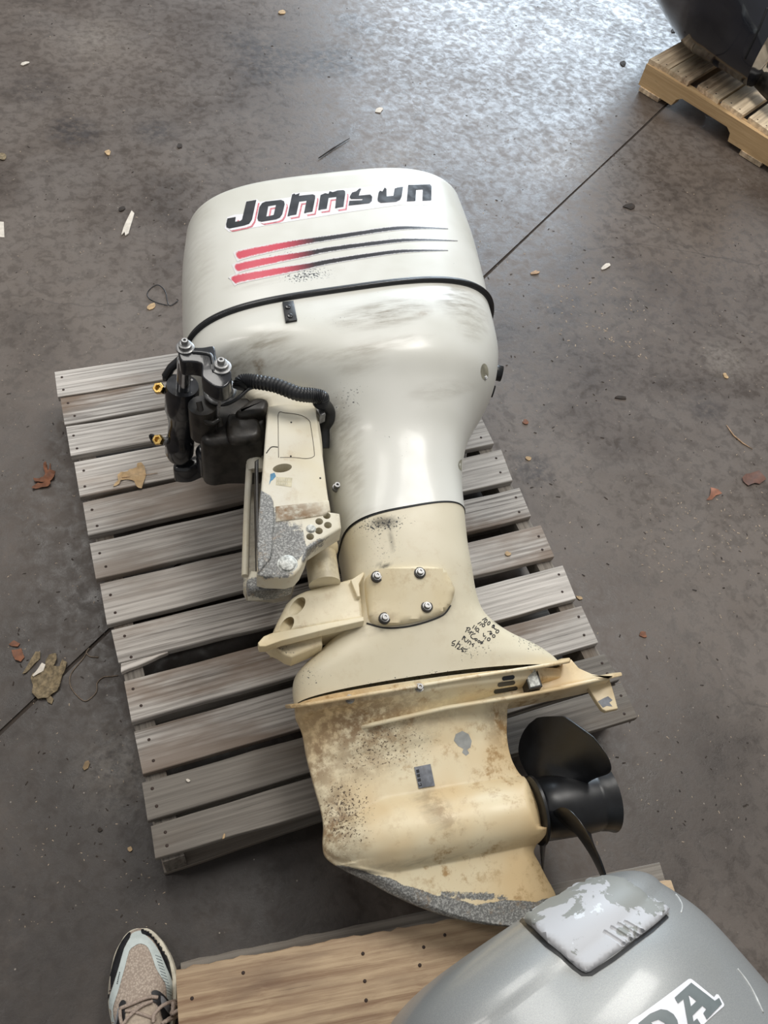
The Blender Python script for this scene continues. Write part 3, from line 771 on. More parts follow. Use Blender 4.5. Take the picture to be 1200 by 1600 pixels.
# bolts -----------------------------------------------------------------
bolt_me = {}
def bolt(p, r, h, parent, axis=(0,-0.12,0.99), mat=None, key='hex', label=None):
    """hex head: shared mesh unit radius"""
    mat = mat or M_STEEL
    k_ = (key, mat.name, round(r,4), round(h,4))
    if k_ not in bolt_me:
        v_, f_ = [], []
        rings = [(r*1.35,-.004),(r*1.35,h*.12),(r*1.3,h*.2),(r,h*.2),(r,h*.85),(r*.86,h),(r*.42,h),(r*.36,h*.72)]
        for (q, z) in rings:
            for a in range(12):
                t = 2*math.pi*a/12; k2 = q*(1 if a % 2 == 0 else (0.866 if q == r else 1)) ; v_.append((k2*math.cos(t), k2*math.sin(t), z))
        for i in range(len(rings)-1):
            for a in range(12): b_ = (a+1) % 12; f_.append((i*12+a, i*12+b_, (i+1)*12+b_, (i+1)*12+a))
        f_.append(tuple(range(12))[::-1]); f_.append(tuple((len(rings)-1)*12+a for a in range(12)))
        o = obj('bolt', v_, f_, mat, parent, True, sharp=30, local=True); bolt_me[k_] = o.data; o.location = Vector(p)-origin(parent)
    else: o = place('bolt', bolt_me[k_], parent, p)
    o.rotation_euler = Vector(axis).to_track_quat('Z','Y').to_euler()
    if label: o['label'] = label
    return o
for (x, y) in ((547,1092),(655,1074)):
    p = on_surf(allb, x, y, 0.001)
    if p: bolt(p, 0.0055, 0.008, mot)
# mount cover on the housing -------------------------------------------
cover = smooth_poly([(571,905),(590,892),(625,888),(665,887),(690,893),(704,910),(708,928),(702,947),(688,960),(660,970),(625,977),(598,978),(578,972),(573,950),(570,925)], 3)
cov = raised('mount_cover', [tuple(p) for p in cover], bvh_of(hous), 0.013, M_MOUNT, mot, bevel=0.007, grid=6, rust=[(600,965,30,12,0,.35)], dirt=[(600,965,30,12,0,.3)])
cb = bvh_of(cov)
for (x, y) in ((589,901),(656,895),(667,948),(601,966)):
    p = on_surf(cb, x, y, 0)
    v, f = lathe_geo(p, (0,-.12,.99), [(-.004,.0098),(.0012,.0098),(.0016,.009)], 20); obj('bolt_recess_shade', v, f, M_GUNK, mot)  # dark disc paints the shade of a recess round the bolt
    bolt(p + Vector((0,0,.002)), 0.0056, 0.006, mot)
seamline('cover_gasket', [(573,974),(600,981),(630,980),(662,973),(692,961),(704,946)], 0.0014, M_RUB, mot, bvh_of(hous), 0.0004)
for (x, y) in ((526,762),):
    p = on_surf(allb, x, y, 0.0) or P(x, y, .37); bolt(p, 0.006, 0.012, mot)
# access holes on the rear edge of the lower cowl
for (x, y, w_, h_, a) in ((757,581,6,13,-4),(722,727,6,9,-6)):
    pl = [(x+w_*math.cos(t)*math.cos(math.radians(a))-h_*math.sin(t)*math.sin(math.radians(a)), y+w_*math.cos(t)*math.sin(math.radians(a))+h_*math.sin(t)) for t in [2*math.pi*k/18 for k in range(18)]]
    lb = bvh_of(lcowl)
    decal('screw_pocket_shade', [[pl]], lb, 0.0004, simple('pocket_shade', srgb(150,147,130), .5), mot, grid=5)
    p = on_surf(lb, x+1, y+h_*.55, 0.0004)
    if p: bolt(p-Vector((0,0,.002)), 0.0035, 0.003, mot)
# black grips behind the cowl
for (a, b) in (((768,575),(786,583)),((760,597),(779,606))):
    pass
gv, gf = tube_geo([P(764,580,.30), P(784,584,.30)], 0.017, 14); obj('rear_fitting', gv, gf, M_RUB, mot)
gv, gf = tube_geo([P(752,606,.28), P(772,612,.28)], 0.013, 14); obj('rear_fitting', gv, gf, M_RUB, mot)
# trim switch on the lower cowl
sw = raised('trim_switch', [(441,474),(458,472),(464,502),(446,505)], bvh_of(lcowl), 0.006, M_RUB, mot, bevel=0.0015)
sb = bvh_of(sw)
for (x, y) in ((450,480),(453,494)):
    p = on_surf(sb, x, y, 0)
    if p: v, f = lathe_geo(p, (0,-.06,1), [(-.001,.005),(.0022,.005),(.0026,.004)], 18); obj('button', v, f, M_BLACK, sw)
# torn decal slot at the top edge of the cowl
hl = seamline('cowl_latch_gap', [(598,246),(612,247),(630,248),(650,250)], 0.0030, M_RUB, mot, bvh_of(cowl), 0.001)
# decals ----------------------------------------------------------------
def z4(pts, dx=0, dy=0): return [(340+(x+dx)*.3, 270+(y+dy)*.3) for x, y in pts]
LET = {
 'J': [[(150,152),(202,143),(180,245),(165,268),(140,277),(62,293),(47,285),(45,270),(52,240),(95,232),(92,257),(120,252),(128,245)]],
 'o': [[(232,160),(250,152),(330,143),(346,150),(350,165),(337,218),(325,236),(305,245),(228,258),(212,252),(207,238),(218,180)], [(264,177),(304,170),(292,222),(254,230)]],
 'h': [[(388,115),(400,110),(405,116),(428,108),(423,122),(495,114),(508,120),(508,135),(494,205),(450,212),(463,148),(425,153),(410,220),(364,228)]],
 'n': [[(536,118),(560,108),(577,112),(583,98),(600,103),(625,94),(655,92),(664,98),(665,112),(655,180),(612,186),(618,128),(578,133),(568,190),(524,196)]],
 's': [[(690,122),(700,105),(722,98),(738,84),(748,85),(740,102),(735,121),(795,115),(805,126),(803,148),(790,160),(682,172),(686,148),(752,145),(757,137),(695,138),(688,130)]],
 'o2': [[(838,105),(845,95),(858,99),(870,78),(879,86),(880,125),(915,122),(922,84),(940,78),(965,75),(958,125),(950,142),(930,152),(850,158),(835,150),(832,140)]],
 'n2': [[(992,65),(1105,62),(1114,72),(1112,145),(1066,147),(1068,88),(1033,90),(1030,148),(985,150)]]}
ub = bvh_of(cowl)
back = smooth_poly([(38,290),(50,232),(90,218),(140,215),(147,150),(205,138),(218,152),(380,128),(388,108),(430,103),(540,98),(690,80),(985,60),(1120,60),(1134,80),(1131,160),(1118,168),(960,166),(680,205),(370,255),(60,308)], 1)
decal('name_decal_backing', [[z4(back)]], ub, 0.00035, M_WHITE, mot, grid=6)
rd = [l for k, l in LET.items() if k in ('J','o','h','n')]
decal('name_decal_outline', [[z4(lp, 17, 15) for lp in l] for l in rd], ub, 0.00060, M_RED, mot, grid=6)
decal('name_decal_gap', [[z4(lp, 10, 9) for lp in l] for l in rd], ub, 0.00085, M_WHITE, mot, grid=6)
decal('name_decal', [[z4(lp) for lp in l] for l in LET.values()], ub, 0.0011, M_INK, mot, grid=6, label='black slanted lettering reading Johnson, worn along its top')
# stripes: red fading to black, speckled
def stripe_mat():
    m, nt, b = mat_new('stripe_film'); v = coords(nt); t = attr(nt, 'along'); e = attr(nt, 'across')
    nz = noise(nt, v, 420, 3, .8)
    c = mixc(nt, ramp(nt, math_(nt, 'ADD', t, math_(nt, 'MULTIPLY', nz, 0.10)), 0.33, 0.56), srgb(204,74,92), srgb(38,34,36))
    k = math_(nt, 'ADD', math_(nt, 'SUBTRACT', 1.0, e), math_(nt, 'MULTIPLY', math_(nt, 'SUBTRACT', nz, 0.5), 1.1))
    k = math_(nt, 'MULTIPLY', ramp(nt, k, 0.10, 0.42), ramp(nt, math_(nt, 'SUBTRACT', math_(nt, 'ADD', t, math_(nt, 'MULTIPLY', nz, 0.05)), math_(nt, 'MULTIPLY', math_(nt, 'MULTIPLY', e, e), 0.07)), 0.05, 0.10))
    c = mixc(nt, k, srgb(222,221,222), c)
    nt.links.new(c, b.inputs['Base Color']); b.inputs['Roughness'].default_value = 0.3
    return m
M_STRIPE = stripe_mat()
for cl in ([(92,440),(135,424),(300,388),(450,360),(600,337),(900,293),(1050,287),(1200,292)], [(85,505),(130,488),(300,452),(450,425),(600,397),(900,358),(1050,350),(1250,355)], [(75,568),(110,552),(300,516),(450,490),(600,460),(900,415),(1050,406),(1200,405)]):
    c_ = smooth_poly([z4([p])[0] for p in cl], 8, closed=False); L_ = len(c_)
    vv, ff, al, ac = [], [], [], []; rows_ = []
    for i, p in enumerate(c_):
        t = c_[min(i+1,L_-1)]-c_[max(i-1,0)]; t = t/np.linalg.norm(t); nn = np.array([-t[1], t[0]])
        u = i/(L_-1); h = float(np.interp(u, [0,.12,.3,.5,.72,.9,1], [8.2,8.2,6.6,4.8,3.6,1.6,.5]))
        row = []
        for k in range(-3, 4):
            q = p + nn*h*k/3; s_ = on_surf(ub, q[0], q[1], 0.0005)
            if s_ is None: row = None; break
            row.append(s_); 
        if row is None: break
        rows_.append(row); al += [u]*7; ac += [abs(k)/3 for k in range(-3,4)]
    for r_ in rows_: vv += r_
    for i in range(len(rows_)-1):
        for k in range(6): ff.append((i*7+k, i*7+k+1, (i+1)*7+k+1, (i+1)*7+k))
    obj('stripe_decal', vv, ff, M_STRIPE, mot, attrs={'along': al, 'across': ac})['label'] = 'speed stripe fading from red to black'
# handwriting in marker pen ---------------------------------------------
def z3(p): return (690+p[0]*.11667, 940+p[1]*.11667)
def loop(cx_, cy_, rx, ry, ang=37, k=9):
    a = math.radians(ang); return [(cx_+rx*math.cos(t)*math.cos(a)-ry*math.sin(t)*math.sin(a), cy_+rx*math.cos(t)*math.sin(a)+ry*math.sin(t)*math.cos(a)) for t in [2*math.pi*i/k for i in range(k+1)]]
PEN = [ [(540,248),(597,217)], loop(588,262,14,26), loop(630,292,14,24),
 loop(690,332,13,20), [(690,318),(700,350),(712,368),(735,372)], loop(745,402,18,22),
 [(480,300),(530,272)], [(508,318),(545,290)], loop(560,318,17,20),
 [(612,400),(660,395),(640,440),(655,400)], [(640,398),(668,405),(650,445),(680,425)], loop(697,462,18,18),
 [(412,358),(440,315)], [(440,372),(468,330)], loop(478,378,18,22), [(485,405),(498,415)],
 [(560,420),(560,465),(585,455)], [(575,505),(595,470)], loop(630,505,18,20),
 [(318,410),(350,350)], [(330,352),(370,350),(380,375),(345,390)], [(352,408),(430,412)], [(400,395),(372,440)],
 [(455,430),(405,440),(390,470),(420,500),(452,492)], loop(462,510,13,14), loop(500,535,14,14), loop(535,550,14,12), [(565,520),(520,570)],
 [(272,512),(300,460),(320,490)], [(300,470),(315,540),(350,520),(358,505)], [(345,560),(375,525),(392,555),(370,580)], [(440,565),(405,570),(425,590),(410,605)],
 [(190,520),(150,535),(140,560),(172,565),(160,590),(130,582)], [(180,615),(240,525)], [(212,570),(245,570),(235,610),(205,630),(245,640)], [(290,610),(255,635),(285,645),(270,668),(300,668)], [(285,628),(345,640)] ]
pens = []
for s_ in PEN: pens.append([ribbon([z3(p) for p in smooth_poly([np.array(q) for q in s_], 3, closed=False)], 1.35)])
decal('marker_writing', pens, bvh_of(hous), 0.0005, M_PEN, mot, grid=50, label='handwritten black marker notes reading compression figures, PT Good, runs, 5/25')
# propeller ---------------------------------------------------------------
hubA = P(836,1266,ZG); hdir = axd.copy()
L_h = (P(952,1247,ZG)-hubA).length
prop = obj('propeller', *lathe_geo(hubA - hdir*0.004, hdir, [(0,.050),(.002,.0545),(.006,.0555),(.008,.052),(.012,.050),(.03,.0505),(.07,.0515),(L_h*.78,.0500),(L_h*.82,.0492),(L_h*.83,.0500),(L_h*.93,.0525),(L_h,.0560),(L_h+.001,.0535),(L_h-.02,.047),(L_h-.03,.02)], 56), M_PROP, mot, sharp=40)
prop['label'] = 'black three-bladed propeller with barrel hub'
cow = -axn; wv_ = Vector((0,-0.1,0.995)); wv_ = (wv_ - hdir*wv_.dot(hdir)).normalized(); cow = hdir.cross(wv_); 
if cow.y < 0: cow = -cow
for bi, al0 in enumerate((24, 144, 262)):
    v, f = [], []; NR, NA = 22, 30; hub_c = hubA + hdir*(L_h*0.37)
    for side in (1, -1):
        for i in range(NR+1):
            t = i/NR; r = 0.046 + (0.149-0.046)*t
            ph_lo = -58*(1-t**3.2)**0.5*(0.72+0.40*t) + 6*t; ph_hi = 47*(1-t**3.6)**0.5*(0.80+0.45*t) + 10*t
            for k in range(NA+1):
                s_ = k/NA; ph = ph_lo + (ph_hi-ph_lo)*s_; a = math.radians(al0+ph)
                th = 0.5*(0.0075*(1-t)+0.0028)*max(0, 1-abs(2*s_-1)**2.5)**0.6 + 0.0004
                root = 0.010*max(0, 1-t*5)**2*max(0,1-abs(2*s_-1)**4)
                axp = 0.050*math.radians(ph) + 0.004*t + (th+root)*side
                v.append(hub_c + hdir*axp + cow*(math.cos(a)*r) + wv_*(math.sin(a)*r))
    q = (NR+1)*(NA+1)
    for i in range(NR):
        for k in range(NA):
            a = i*(NA+1)+k; f.append((a, a+1, a+NA+2, a+NA+1)); f.append((q+a, q+a+NA+1, q+a+NA+2, q+a+1))
    for i in range(NR):
        a = i*(NA+1); f.append((a, a+NA+1, q+a+NA+1, q+a)); a += NA; f.append((a, q+a, q+a+NA+1, a+NA+1))
    for k in range(NA):
        a = NR*(NA+1)+k; f.append((a, a+1, q+a+1, q+a))
    obj('blade', v, f, M_PROP, prop, sharp=60)
#@@BRACKET
# ------------------------------------------------------------------ brackets, mounts and steering gear of the motor
def prism_px(name, poly, z0, z1, mat, parent, bevel=0.004, sharp=40, **kw):
    v, f = prism_geo([P(x, y, z1)[:2] for x, y in poly], z0, z1, bevel)
    return painted(name, v, f, mat, parent, sharp=sharp, **kw)
def tube_px(name, pts, r, mat, parent, n=16, k=6, ribs=0, **kw):
    """pts: (px,py,z)"""
    w_ = [P(x, y, z) for x, y, z in pts]
    if k: w_ = [Vector(tuple(p)) for p in smooth_poly([tuple(p) for p in w_], k*(3 if ribs else 1), closed=False)]
    rr = r
    if ribs: rr = [r*(1+0.07*math.sin(i*2.1)) for i in range(len(w_))]
    v, f = tube_geo(w_, rr, n)
    return obj(name, v, f, mat, parent, sharp=50)
def z5(p): return (370+p[0]*.225, 580+p[1]*.225)
def z2(p): return (220+p[0]/3.53, 520+p[1]/3.53)
def z3b(p): return (360+p[0]/3, 740+p[1]/3)
# swivel bracket: the rounded pale casting behind the clamp plate
sv = prism_px('swivel_bracket', smooth_poly([z5(p) for p in [(60,110),(130,62),(250,32),(340,42),(420,72),(480,120),(530,190),(560,260),(590,400),(600,600),(560,900),(300,900),(200,600),(205,300),(190,200),(120,180)]], 3), .33, .445, M_BRKT, mot, 0.014, base=(0,0,0,0,0), dirt=[(400,625,30,25,0,.6)])
# starboard clamp plate
pl_ = [z5(p) for p in [(215,240),(330,225),(545,235),(570,400),(600,600),(625,800),(650,975),(715,985),(727,1088),(600,1165),(495,1235),(478,1290),(440,1370),(400,1415),(340,1432),(200,1427),(140,1412),(140,1200),(150,1000),(165,850),(185,600),(200,400)]]
clampp = prism_px('clamp_bracket', pl_, .425, .462, M_BRKT, mot, 0.004,
    wear=[(410,830,12,75,2,.75),(440,845,40,40,0,.48),(470,815,40,30,-30,.45),(430,895,50,16,0,.7),(485,860,45,16,-35,.75),(500,830,40,30,-30,.42),(415,640,6,30,4,.5)],
    rust=[(460,798,50,16,-6,1.3),(430,800,22,16,0,.9),(425,870,22,40,0,.7),(406,885,16,20,0,1.1),(520,810,20,16,0,.6),(450,840,50,40,0,.4)], dirt=[(460,798,52,14,-6,.9),(425,702,16,7,-3,.7)], chips=[(435,660,6,40,0,1.0),(480,700,60,70,0,.25),(500,660,10,50,0,.5)],
    dark=[(406,887,10,8,0,.5)])
def cutz(x, y, r, z0=.40, z1=.48, sq=1.0, n=20):
    c = P(x, y, .455); v, f = [], []
    for z in (z0, z1):
        for k in range(n): t = 2*math.pi*k/n; v.append((c.x+r*sq*math.cos(t), c.y+r*math.sin(t), z))
    for k in range(n): j = (k+1) % n; f.append((k, j, n+j, n+k))
    f.append(tuple(range(n))[::-1]); f.append(tuple(range(n, 2*n))); return v, f
hol = [z5(p) for p in [(622,1020),(570,1060),(630,1085),(568,1125),(507,1165)]]
cut(clampp, *[cutz(x, y, .0062) for x, y in hol], cutz(*z5((315,690)), .0085, z0=.40, sq=1.9))
cut(sv, cutz(*z5((315,690)), .0095, z0=.34, sq=1.85))
# deeper lower pocket
for p_, r_, h_ in ((z5((352,1340)), .0125, .006), (z5((515,1095)), .0062, .004)):
    q = P(*p_, .462); v, f = lathe_geo(q, (0,-.05,1), [(-.003,r_*1.25),(.0004,r_*1.25),(.0012,r_*1.08),(.0012,r_),(h_*.8,r_),(h_,r_*.85)], 28)
    obj('pivot_pin', v, f, M_ANODE, mot, sharp=40)
for p_ in (z5((378,355)), z5((375,590)), z5((580,742)), z5((170,1375))):
    q = P(*p_, .4622); v, f = lathe_geo(q, (0,0,1), [(-.002,.0016),(.0003,.0016)], 10); obj('screw', v, f, M_RUB, mot)
bb_ = bvh_of(clampp, sv)
seamline('panel_edge', [z5(p) for p in [(290,600),(288,400),(290,292),(340,290),(440,305),(500,340),(515,390),(538,560),(530,595),(480,607),(400,600),(300,600)]], 0.0005, M_GUNK, mot, bb_)
seamline('panel_edge', [z5(p) for p in [(205,570),(240,528),(285,528)]], 0.0009, M_GUNK, mot, bb_)
decal('blue_fleck', [[[z5(p) for p in [(232,715),(262,705),(272,730),(250,755),(238,762),(225,790),(232,745)]]]], bb_, 0.0004, M_PALEBLUE, mot)
M_STAMP = simple('raised_stamp_cream', srgb(196,188,160), .5)
st_ = [z5(p) for p in [(275,735),(385,742),(380,805),(272,790)]]
decal('cast_maker_plate', [[st_]], bb_, 0.0004, M_STAMP, mot)
for r_ in range(2):
    for k in range(8):
        x0, y0 = 283+k*12, 745+r_*26+k*.8
        decal('cast_letter', [[[z5((x0,y0)), z5((x0+3,y0)), z5((x0+3,y0+16)), z5((x0,y0+16))], ] ], bb_, 0.0008, M_BRKT, mot, grid=50)
# raised rib at the left edge and stepped foot
prism_px('bracket_rib', [z5(p) for p in [(165,820),(235,860),(255,900),(262,1030),(240,1290),(150,1400),(140,1200),(150,1000)]], .455, .4655, M_BRKT, mot, .003, wear=[(410,830,30,120,0,.95)], rust=[(404,885,14,20,0,1.2)])
prism_px('bracket_step', [z5(p) for p in [(268,935),(640,892),(652,965),(600,1000),(480,1020),(270,1045)]], .458, .464, M_BRKT, mot, .0028, rust=[(460,798,60,22,-6,1.5)], dirt=[(460,798,60,20,-6,1.3)], wear=[(450,812,50,12,-6,.3)])
# port clamp plate below, corroded foot and clevis
prism_px('clamp_bracket', [(396,712),(391,718),(384,800),(380,915),(385,926),(430,930),(455,925),(470,880),(470,720)], .22, .25, M_BRKT, mot, .003, label='lower clamp bracket, mostly hidden', wear=[(388,820,30,130,0,.45)], base=(.4,0,.2,.2,0))
prism_px('anode_block', [(392,890),(452,895),(457,912),(430,920),(388,922),(385,908)], .385, .42, M_BRKT, mot, .006, wear=[(420,918,60,30,0,1.0)], dark=[(425,915,13,20,10,1.2)], rust=[(440,915,14,18,0,.8)])
tube_px('tilt_stop', [(390,720,.36),(386,800,.36),(383,900,.36)], .006, M_BRKT, mot, k=3).data.attributes
prism_px('side_web', [(398,720),(404,716),(406,860),(401,865)], .30, .43, M_GUNK, mot, .002)
# greasy swivel casting
prism_px('swivel_casting', smooth_poly([z2(p) for p in [(330,350),(430,330),(520,345),(600,345),(680,350),(705,380),(700,430),(690,520),(665,600),(560,600),(470,600),(400,610),(350,600),(325,560),(330,470)]], 2), .30, .425, M_GUNK, mot, .012, sharp=60)
prism_px('casting_lobe', smooth_poly([z2(p) for p in [(560,395),(620,352),(680,352),(706,378),(690,425),(640,440),(560,450),(520,430)]], 3), .42, .447, M_GUNK, mot, .010, sharp=60)
prism_px('casting_lobe', smooth_poly([z2(p) for p in [(480,440),(580,450),(650,470),(660,560),(560,590),(480,570)]], 3), .42, .436, M_GUNK, mot, .010, sharp=60)
tube_px('casting_arm', [(338,700,.36),(362,697,.37),(385,700,.375),(397,712,.37),(400,735,.36)], .016, M_BRKT, mot, k=5)
tube_px('swivel_hub', [z2((340,400))+(.47,), z2((350,560))+(.40,)], .024, M_GUNK, mot, n=20, k=0)
tube_px('oil_line', [z2((320,380))+(.48,), z2((345,470))+(.46,), z2((390,500))+(.45,), z2((430,480))+(.45,), z2((440,510))+(.44,)], .005, M_GUNK, mot)
# tilt tube nut and its rings
for (zz, r_, rr) in ((.480,.0235,.0055), (.488,.0165,.0045)):
    c_ = P(*z2((438,325)), zz); v, f = tube_geo([c_+Vector((math.cos(t)*r_, math.sin(t)*r_, 0)) for t in [2*math.pi*k/28 for k in range(29)]], rr, 10, False); obj('lock_ring', v, f, M_STEEL, mot)
c_ = P(*z2((440,325)), .47); v, f = lathe_geo(c_, (0,0,1), [(0,.0245),(.012,.0245),(.014,.017),(.030,.0165),(.031,.012),(.044,.012),(.045,.008)], 24); obj('tilt_tube', v, f, M_STEEL, mot, sharp=40)
tube_px('cotter_pin', [z2((436,360))+(.505,), z2((432,400))+(.49,), z2((428,455))+(.47,)], .0026, M_STEEL, mot, n=8)
tube_px('washer', [z2((490,285))+(.49,), z2((500,320))+(.49,), z2((495,350))+(.48,)], .0035, M_STEEL, mot, n=8)
# steering link
link = prism_px('steering_link', smooth_poly([z2(p) for p in [(206,115),(208,85),(225,66),(250,62),(285,76),(340,78),(395,70),(410,85),(416,130),(430,165),(470,175),(497,205),(500,245),(484,280),(450,300),(405,292),(350,255),(334,230),(336,185),(325,165),(280,158),(225,155)]], 3), .540, .572, M_BLACK, mot, .0028, sharp=60)
tube_px('link_rib', [z2((285,108))+(.572,), z2((340,112))+(.572,), z2((385,125))+(.572,), z2((398,170))+(.572,), z2((405,215))+(.572,)], .0035, M_BLACK, mot, n=10)
for p_, r_ in ((z2((245,84)), .0105), (z2((444,190)), .0115)):
    q = P(*p_, .572)
    v, f = lathe_geo(q, (0,0,1), [(-.002,r_*1.4),(.002,r_*1.4),(.003,r_*1.25),(.003,r_),(.009,r_),(.010,r_*.8)], 24); obj('washer', v, f, M_STEEL, mot, sharp=40)
    bolt(q+Vector((0,0,.009)), r_*.55, .009, mot, (0,0,1))
v, f = lathe_geo(P(*z2((432,300)), .505), (0,0,1), [(0,.011),(.014,.012),(.016,.016),(.05,.017)], 20); obj('link_post', v, f, M_BLACK, mot)
# steering ram
top = P(*z2((242,150)), .55); bot = P(*z2((232,350)), .445)
v, f = tube_geo([top, bot], .0118, 24); obj('ram_rod', v, f, M_CHROME, mot, sharp=40)
b0 = P(*z2((230,290)), .47); b1 = P(*z2((212,690)), .27); ad_ = (b1-b0); La = ad_.length
prof = [(0,.012),(0,.027),(La*.05,.029),(La*.30,.029),(La*.33,.027),(La*.40,.025),(La*.45,.0225),(La*.70,.0225),(La*.72,.025),(La*.78,.0265),(La*.90,.0265),(La*.97,.022),(La,.014)]
v, f = lathe_geo(b0, ad_, prof, 32); ramc = obj('ram_cylinder', v, f, M_BLACK, mot, sharp=35)
for k in range(4): 
    q = b0 + ad_*(.02+.0) + Vector((math.cos(k*1.57+.5)*.021, math.sin(k*1.57+.5)*.021, .0)); bolt(q, .0022, .003, mot, (0,0,1))
prism_px('lower_link', smooth_poly([z2(p) for p in [(180,715),(200,690),(240,690),(270,680),(330,660),(380,640),(415,650),(420,685),(390,705),(330,730),(270,755),(210,757),(180,745)]], 3), .225, .265, M_BLACK, mot, .008, sharp=60)
prism_px('clevis', smooth_poly([z2(p) for p in [(300,640),(330,600),(370,610),(400,660),(390,690),(340,700)]], 3), .26, .32, M_BLACK, mot, .008, sharp=60)
for (p_, q_, z_) in ((z2((103,308)), z2((160,320)), .455), (z2((99,592)), z2((165,600)), .33)):
    a = P(*p_, z_); b = P(*q_, z_-.01)
    toc = (CAM-a).normalized(); ax_ = (Vector((-.35,-.35,.8))).normalized()
    v, f = tube_geo([a-ax_*.004, b], .0075, 12); obj('hydraulic_elbow', v, f, M_STEEL, mot, sharp=40)
    v, f = lathe_geo(a-ax_*.006, ax_, [(0,.0095),(.003,.0105),(.012,.0105),(.014,.0090),(.014,.0055),(.006,.0045)], 6, True); obj('brass_fitting', v, f, M_BRASS, mot, sharp=20)
tube_px('bleed_line', [(240,692,.30),(236,680,.31),(262,690,.32),(300,676,.34)], .003, M_RUB, mot, n=8)
tube_px('tie_bar', [(306,690,.31),(322,674,.33),(345,665,.36)], .004, M_RUB, mot, n=8)
tube_px('tilt_lever', [(259,588,.40),(268,574,.42),(282,562,.44)], .008, M_BLACK, mot, n=12, k=0)
tube_px('lever_pin', [(257,590,.40),(274,591,.39)], .0075, M_BLACK, mot, n=12, k=0)
tube_px('hydraulic_hose', [(375,607,.500),(378,597,.505),(395,596,.505),(430,602,.505),(465,615,.505),(490,618,.50),(503,622,.495),(500,632,.48)], .0125, M_RUB, mot, n=18, ribs=1)
tube_px('control_cable', [(400,604,.50),(388,608,.50),(372,622,.495),(352,632,.48),(330,630,.47)], .0032, M_RUB, mot, n=8)
tube_px('lower_hose', [(503,628,.47),(513,640,.44),(514,655,.42),(507,670,.40),(505,700,.38)], .011, M_RUB, mot, n=14)
prism_px('hose_clip', [(494,640),(503,634),(509,646),(500,650)], .43, .452, M_STEEL, mot, .002)
# swivel tube and lower mount
tb = lathe_geo(P(497,842,.365), P(509,925,.365)-P(497,842,.365), [(0,.030),(.018,.032),(.026,.031),(.032,.0265),(.060,.0262),(.088,.0262)], 32)
painted('swivel_tube', tb[0], tb[1], M_MOUNT, mot, sharp=35, rust=[(510,880,30,40,0,.35)], dirt=[(505,912,30,12,0,.6)])
mount = prism_px('lower_mount', [z3b(p) for p in [(192,752),(215,700),(240,650),(262,605),(290,578),(320,560),(360,543),(480,512),(590,482),(606,520),(626,682),(500,704),(330,733)]], .27, .362, M_MOUNT, mot, .007, sharp=50, rust=[(530,940,50,30,-10,.4),(450,985,60,12,-10,.4)], dirt=[(480,960,60,30,-20,.25)])
def scoop(cx_, cy_, a_, b_, ang, z):
    c = P(cx_, cy_, z); v, f = [], []; A = math.radians(ang); n1, n2 = 20, 12
    ex = Vector((math.cos(A), math.sin(A), 0)); ey = Vector((-math.sin(A), math.cos(A), 0)); tilt = Vector((ex.x*.55, ex.y*.55, .62)).normalized()
    n2 = 10
    for i in range(n2+1):
        ph = math.pi*(i+.5)/(n2+1)
        for k in range(n1):
            t = 2*math.pi*k/n1; v.append(c + ex*(a_*math.cos(t)*math.sin(ph)) + ey*(b_*math.sin(t)*math.sin(ph)) + tilt*(-.022*math.cos(ph)))
    for i in range(n2):
        for k in range(n1): j = (k+1) % n1; f.append((i*n1+k, i*n1+j, (i+1)*n1+j, (i+1)*n1+k))
    f.append(tuple(range(n1))[::-1]); f.append(tuple(n2*n1+k for k in range(n1)))
    return v, f
cut(mount, tube_geo([P(438,972,.392), P(479,934,.345)], .0095, 20))
cut(mount, tube_geo([P(424,1002,.392), P(461,964,.345)], .0090, 20))
prism_px('mount_fin', [(403,1004),(412,994),(424,989),(480,979),(568,963),(569,970),(520,981),(440,1001),(415,1010),(405,1010)], .345, .366, M_MOUNT, mot, .0015)
prism_px('mount_lip', [(548,906),(568,893),(569,897),(561,912),(563,932),(558,932)], .35, .372, M_MOUNT, mot, .0015)
prism_px('mount_lobe', [(416,1005),(440,996),(503,985),(504,1007),(480,1017),(456,1027),(446,1024),(434,1016),(424,1012)], .30, .335, M_MOUNT, mot, .004, chips=[(450,1015,20,10,20,1.2)], dark=[(460,1018,14,4,-20,.8),(438,1012,10,4,30,.8)])
prism_px('mount_insert', [(557,925),(566,922),(573,985),(556,987)], .25, .335, M_MOUNT, mot, .002, dark=[(566,952,8,12,0,1.0)])
v, f = tube_geo([P(500,995,.28), P(560,985,.28)], .020, 20); obj('mount_gap_shade', v, f, M_RUB, mot, sharp=40)  # black cylinder put in for the darkness of the gap by the mount
#@@REST
# ------------------------------------------------------------------ pallet under the silver cowl, near the shoe
def ext(a, b, t): return a + (b-a)*t
pal2 = thing('pallet', 'raw split pine pallet at the bottom edge beneath the silver outboard cowl', 'pallet', P(640,1700,0).xy.to_3d())
A0, A1 = P(277,1513,.116), P(1049,1374,.116)
d_ = (A1-A0).normalized(); q_ = Vector((d_.y, -d_.x, 0))   # q_ points towards the photographer
Lp = (A1-A0).length
def slat(i, off, wd, mat, seed, rough=.0016, segs=70, z=.116, l0=0, l1=0):
    a = A0 + q_*off + d_*l0; b = A1 + q_*off + d_*l1
    return board('plank', a, a+q_*wd, b, b+q_*wd, z, .016, mat, pal2, rough, segs, seed)
slat(0, 0, .142, M_PINE, 5, .0011)
for k in range(1, 6): slat(k, .142+.03+(k-1)*.125, .092, M_PINE3, 20+k, .0006, 16, l0=.004*math.sin(k*3), l1=.004*math.cos(k*2))
for s_ in (.02, Lp/2, Lp-.022):
    stringer_obj(A0 + d_*s_ + q_*.004 - Vector((0,0,.116)), q_, d_, .80, .036, M_PINE3, pal2)
ba, bb__ = P(283,1503,.019), P(1030,1347,.019)
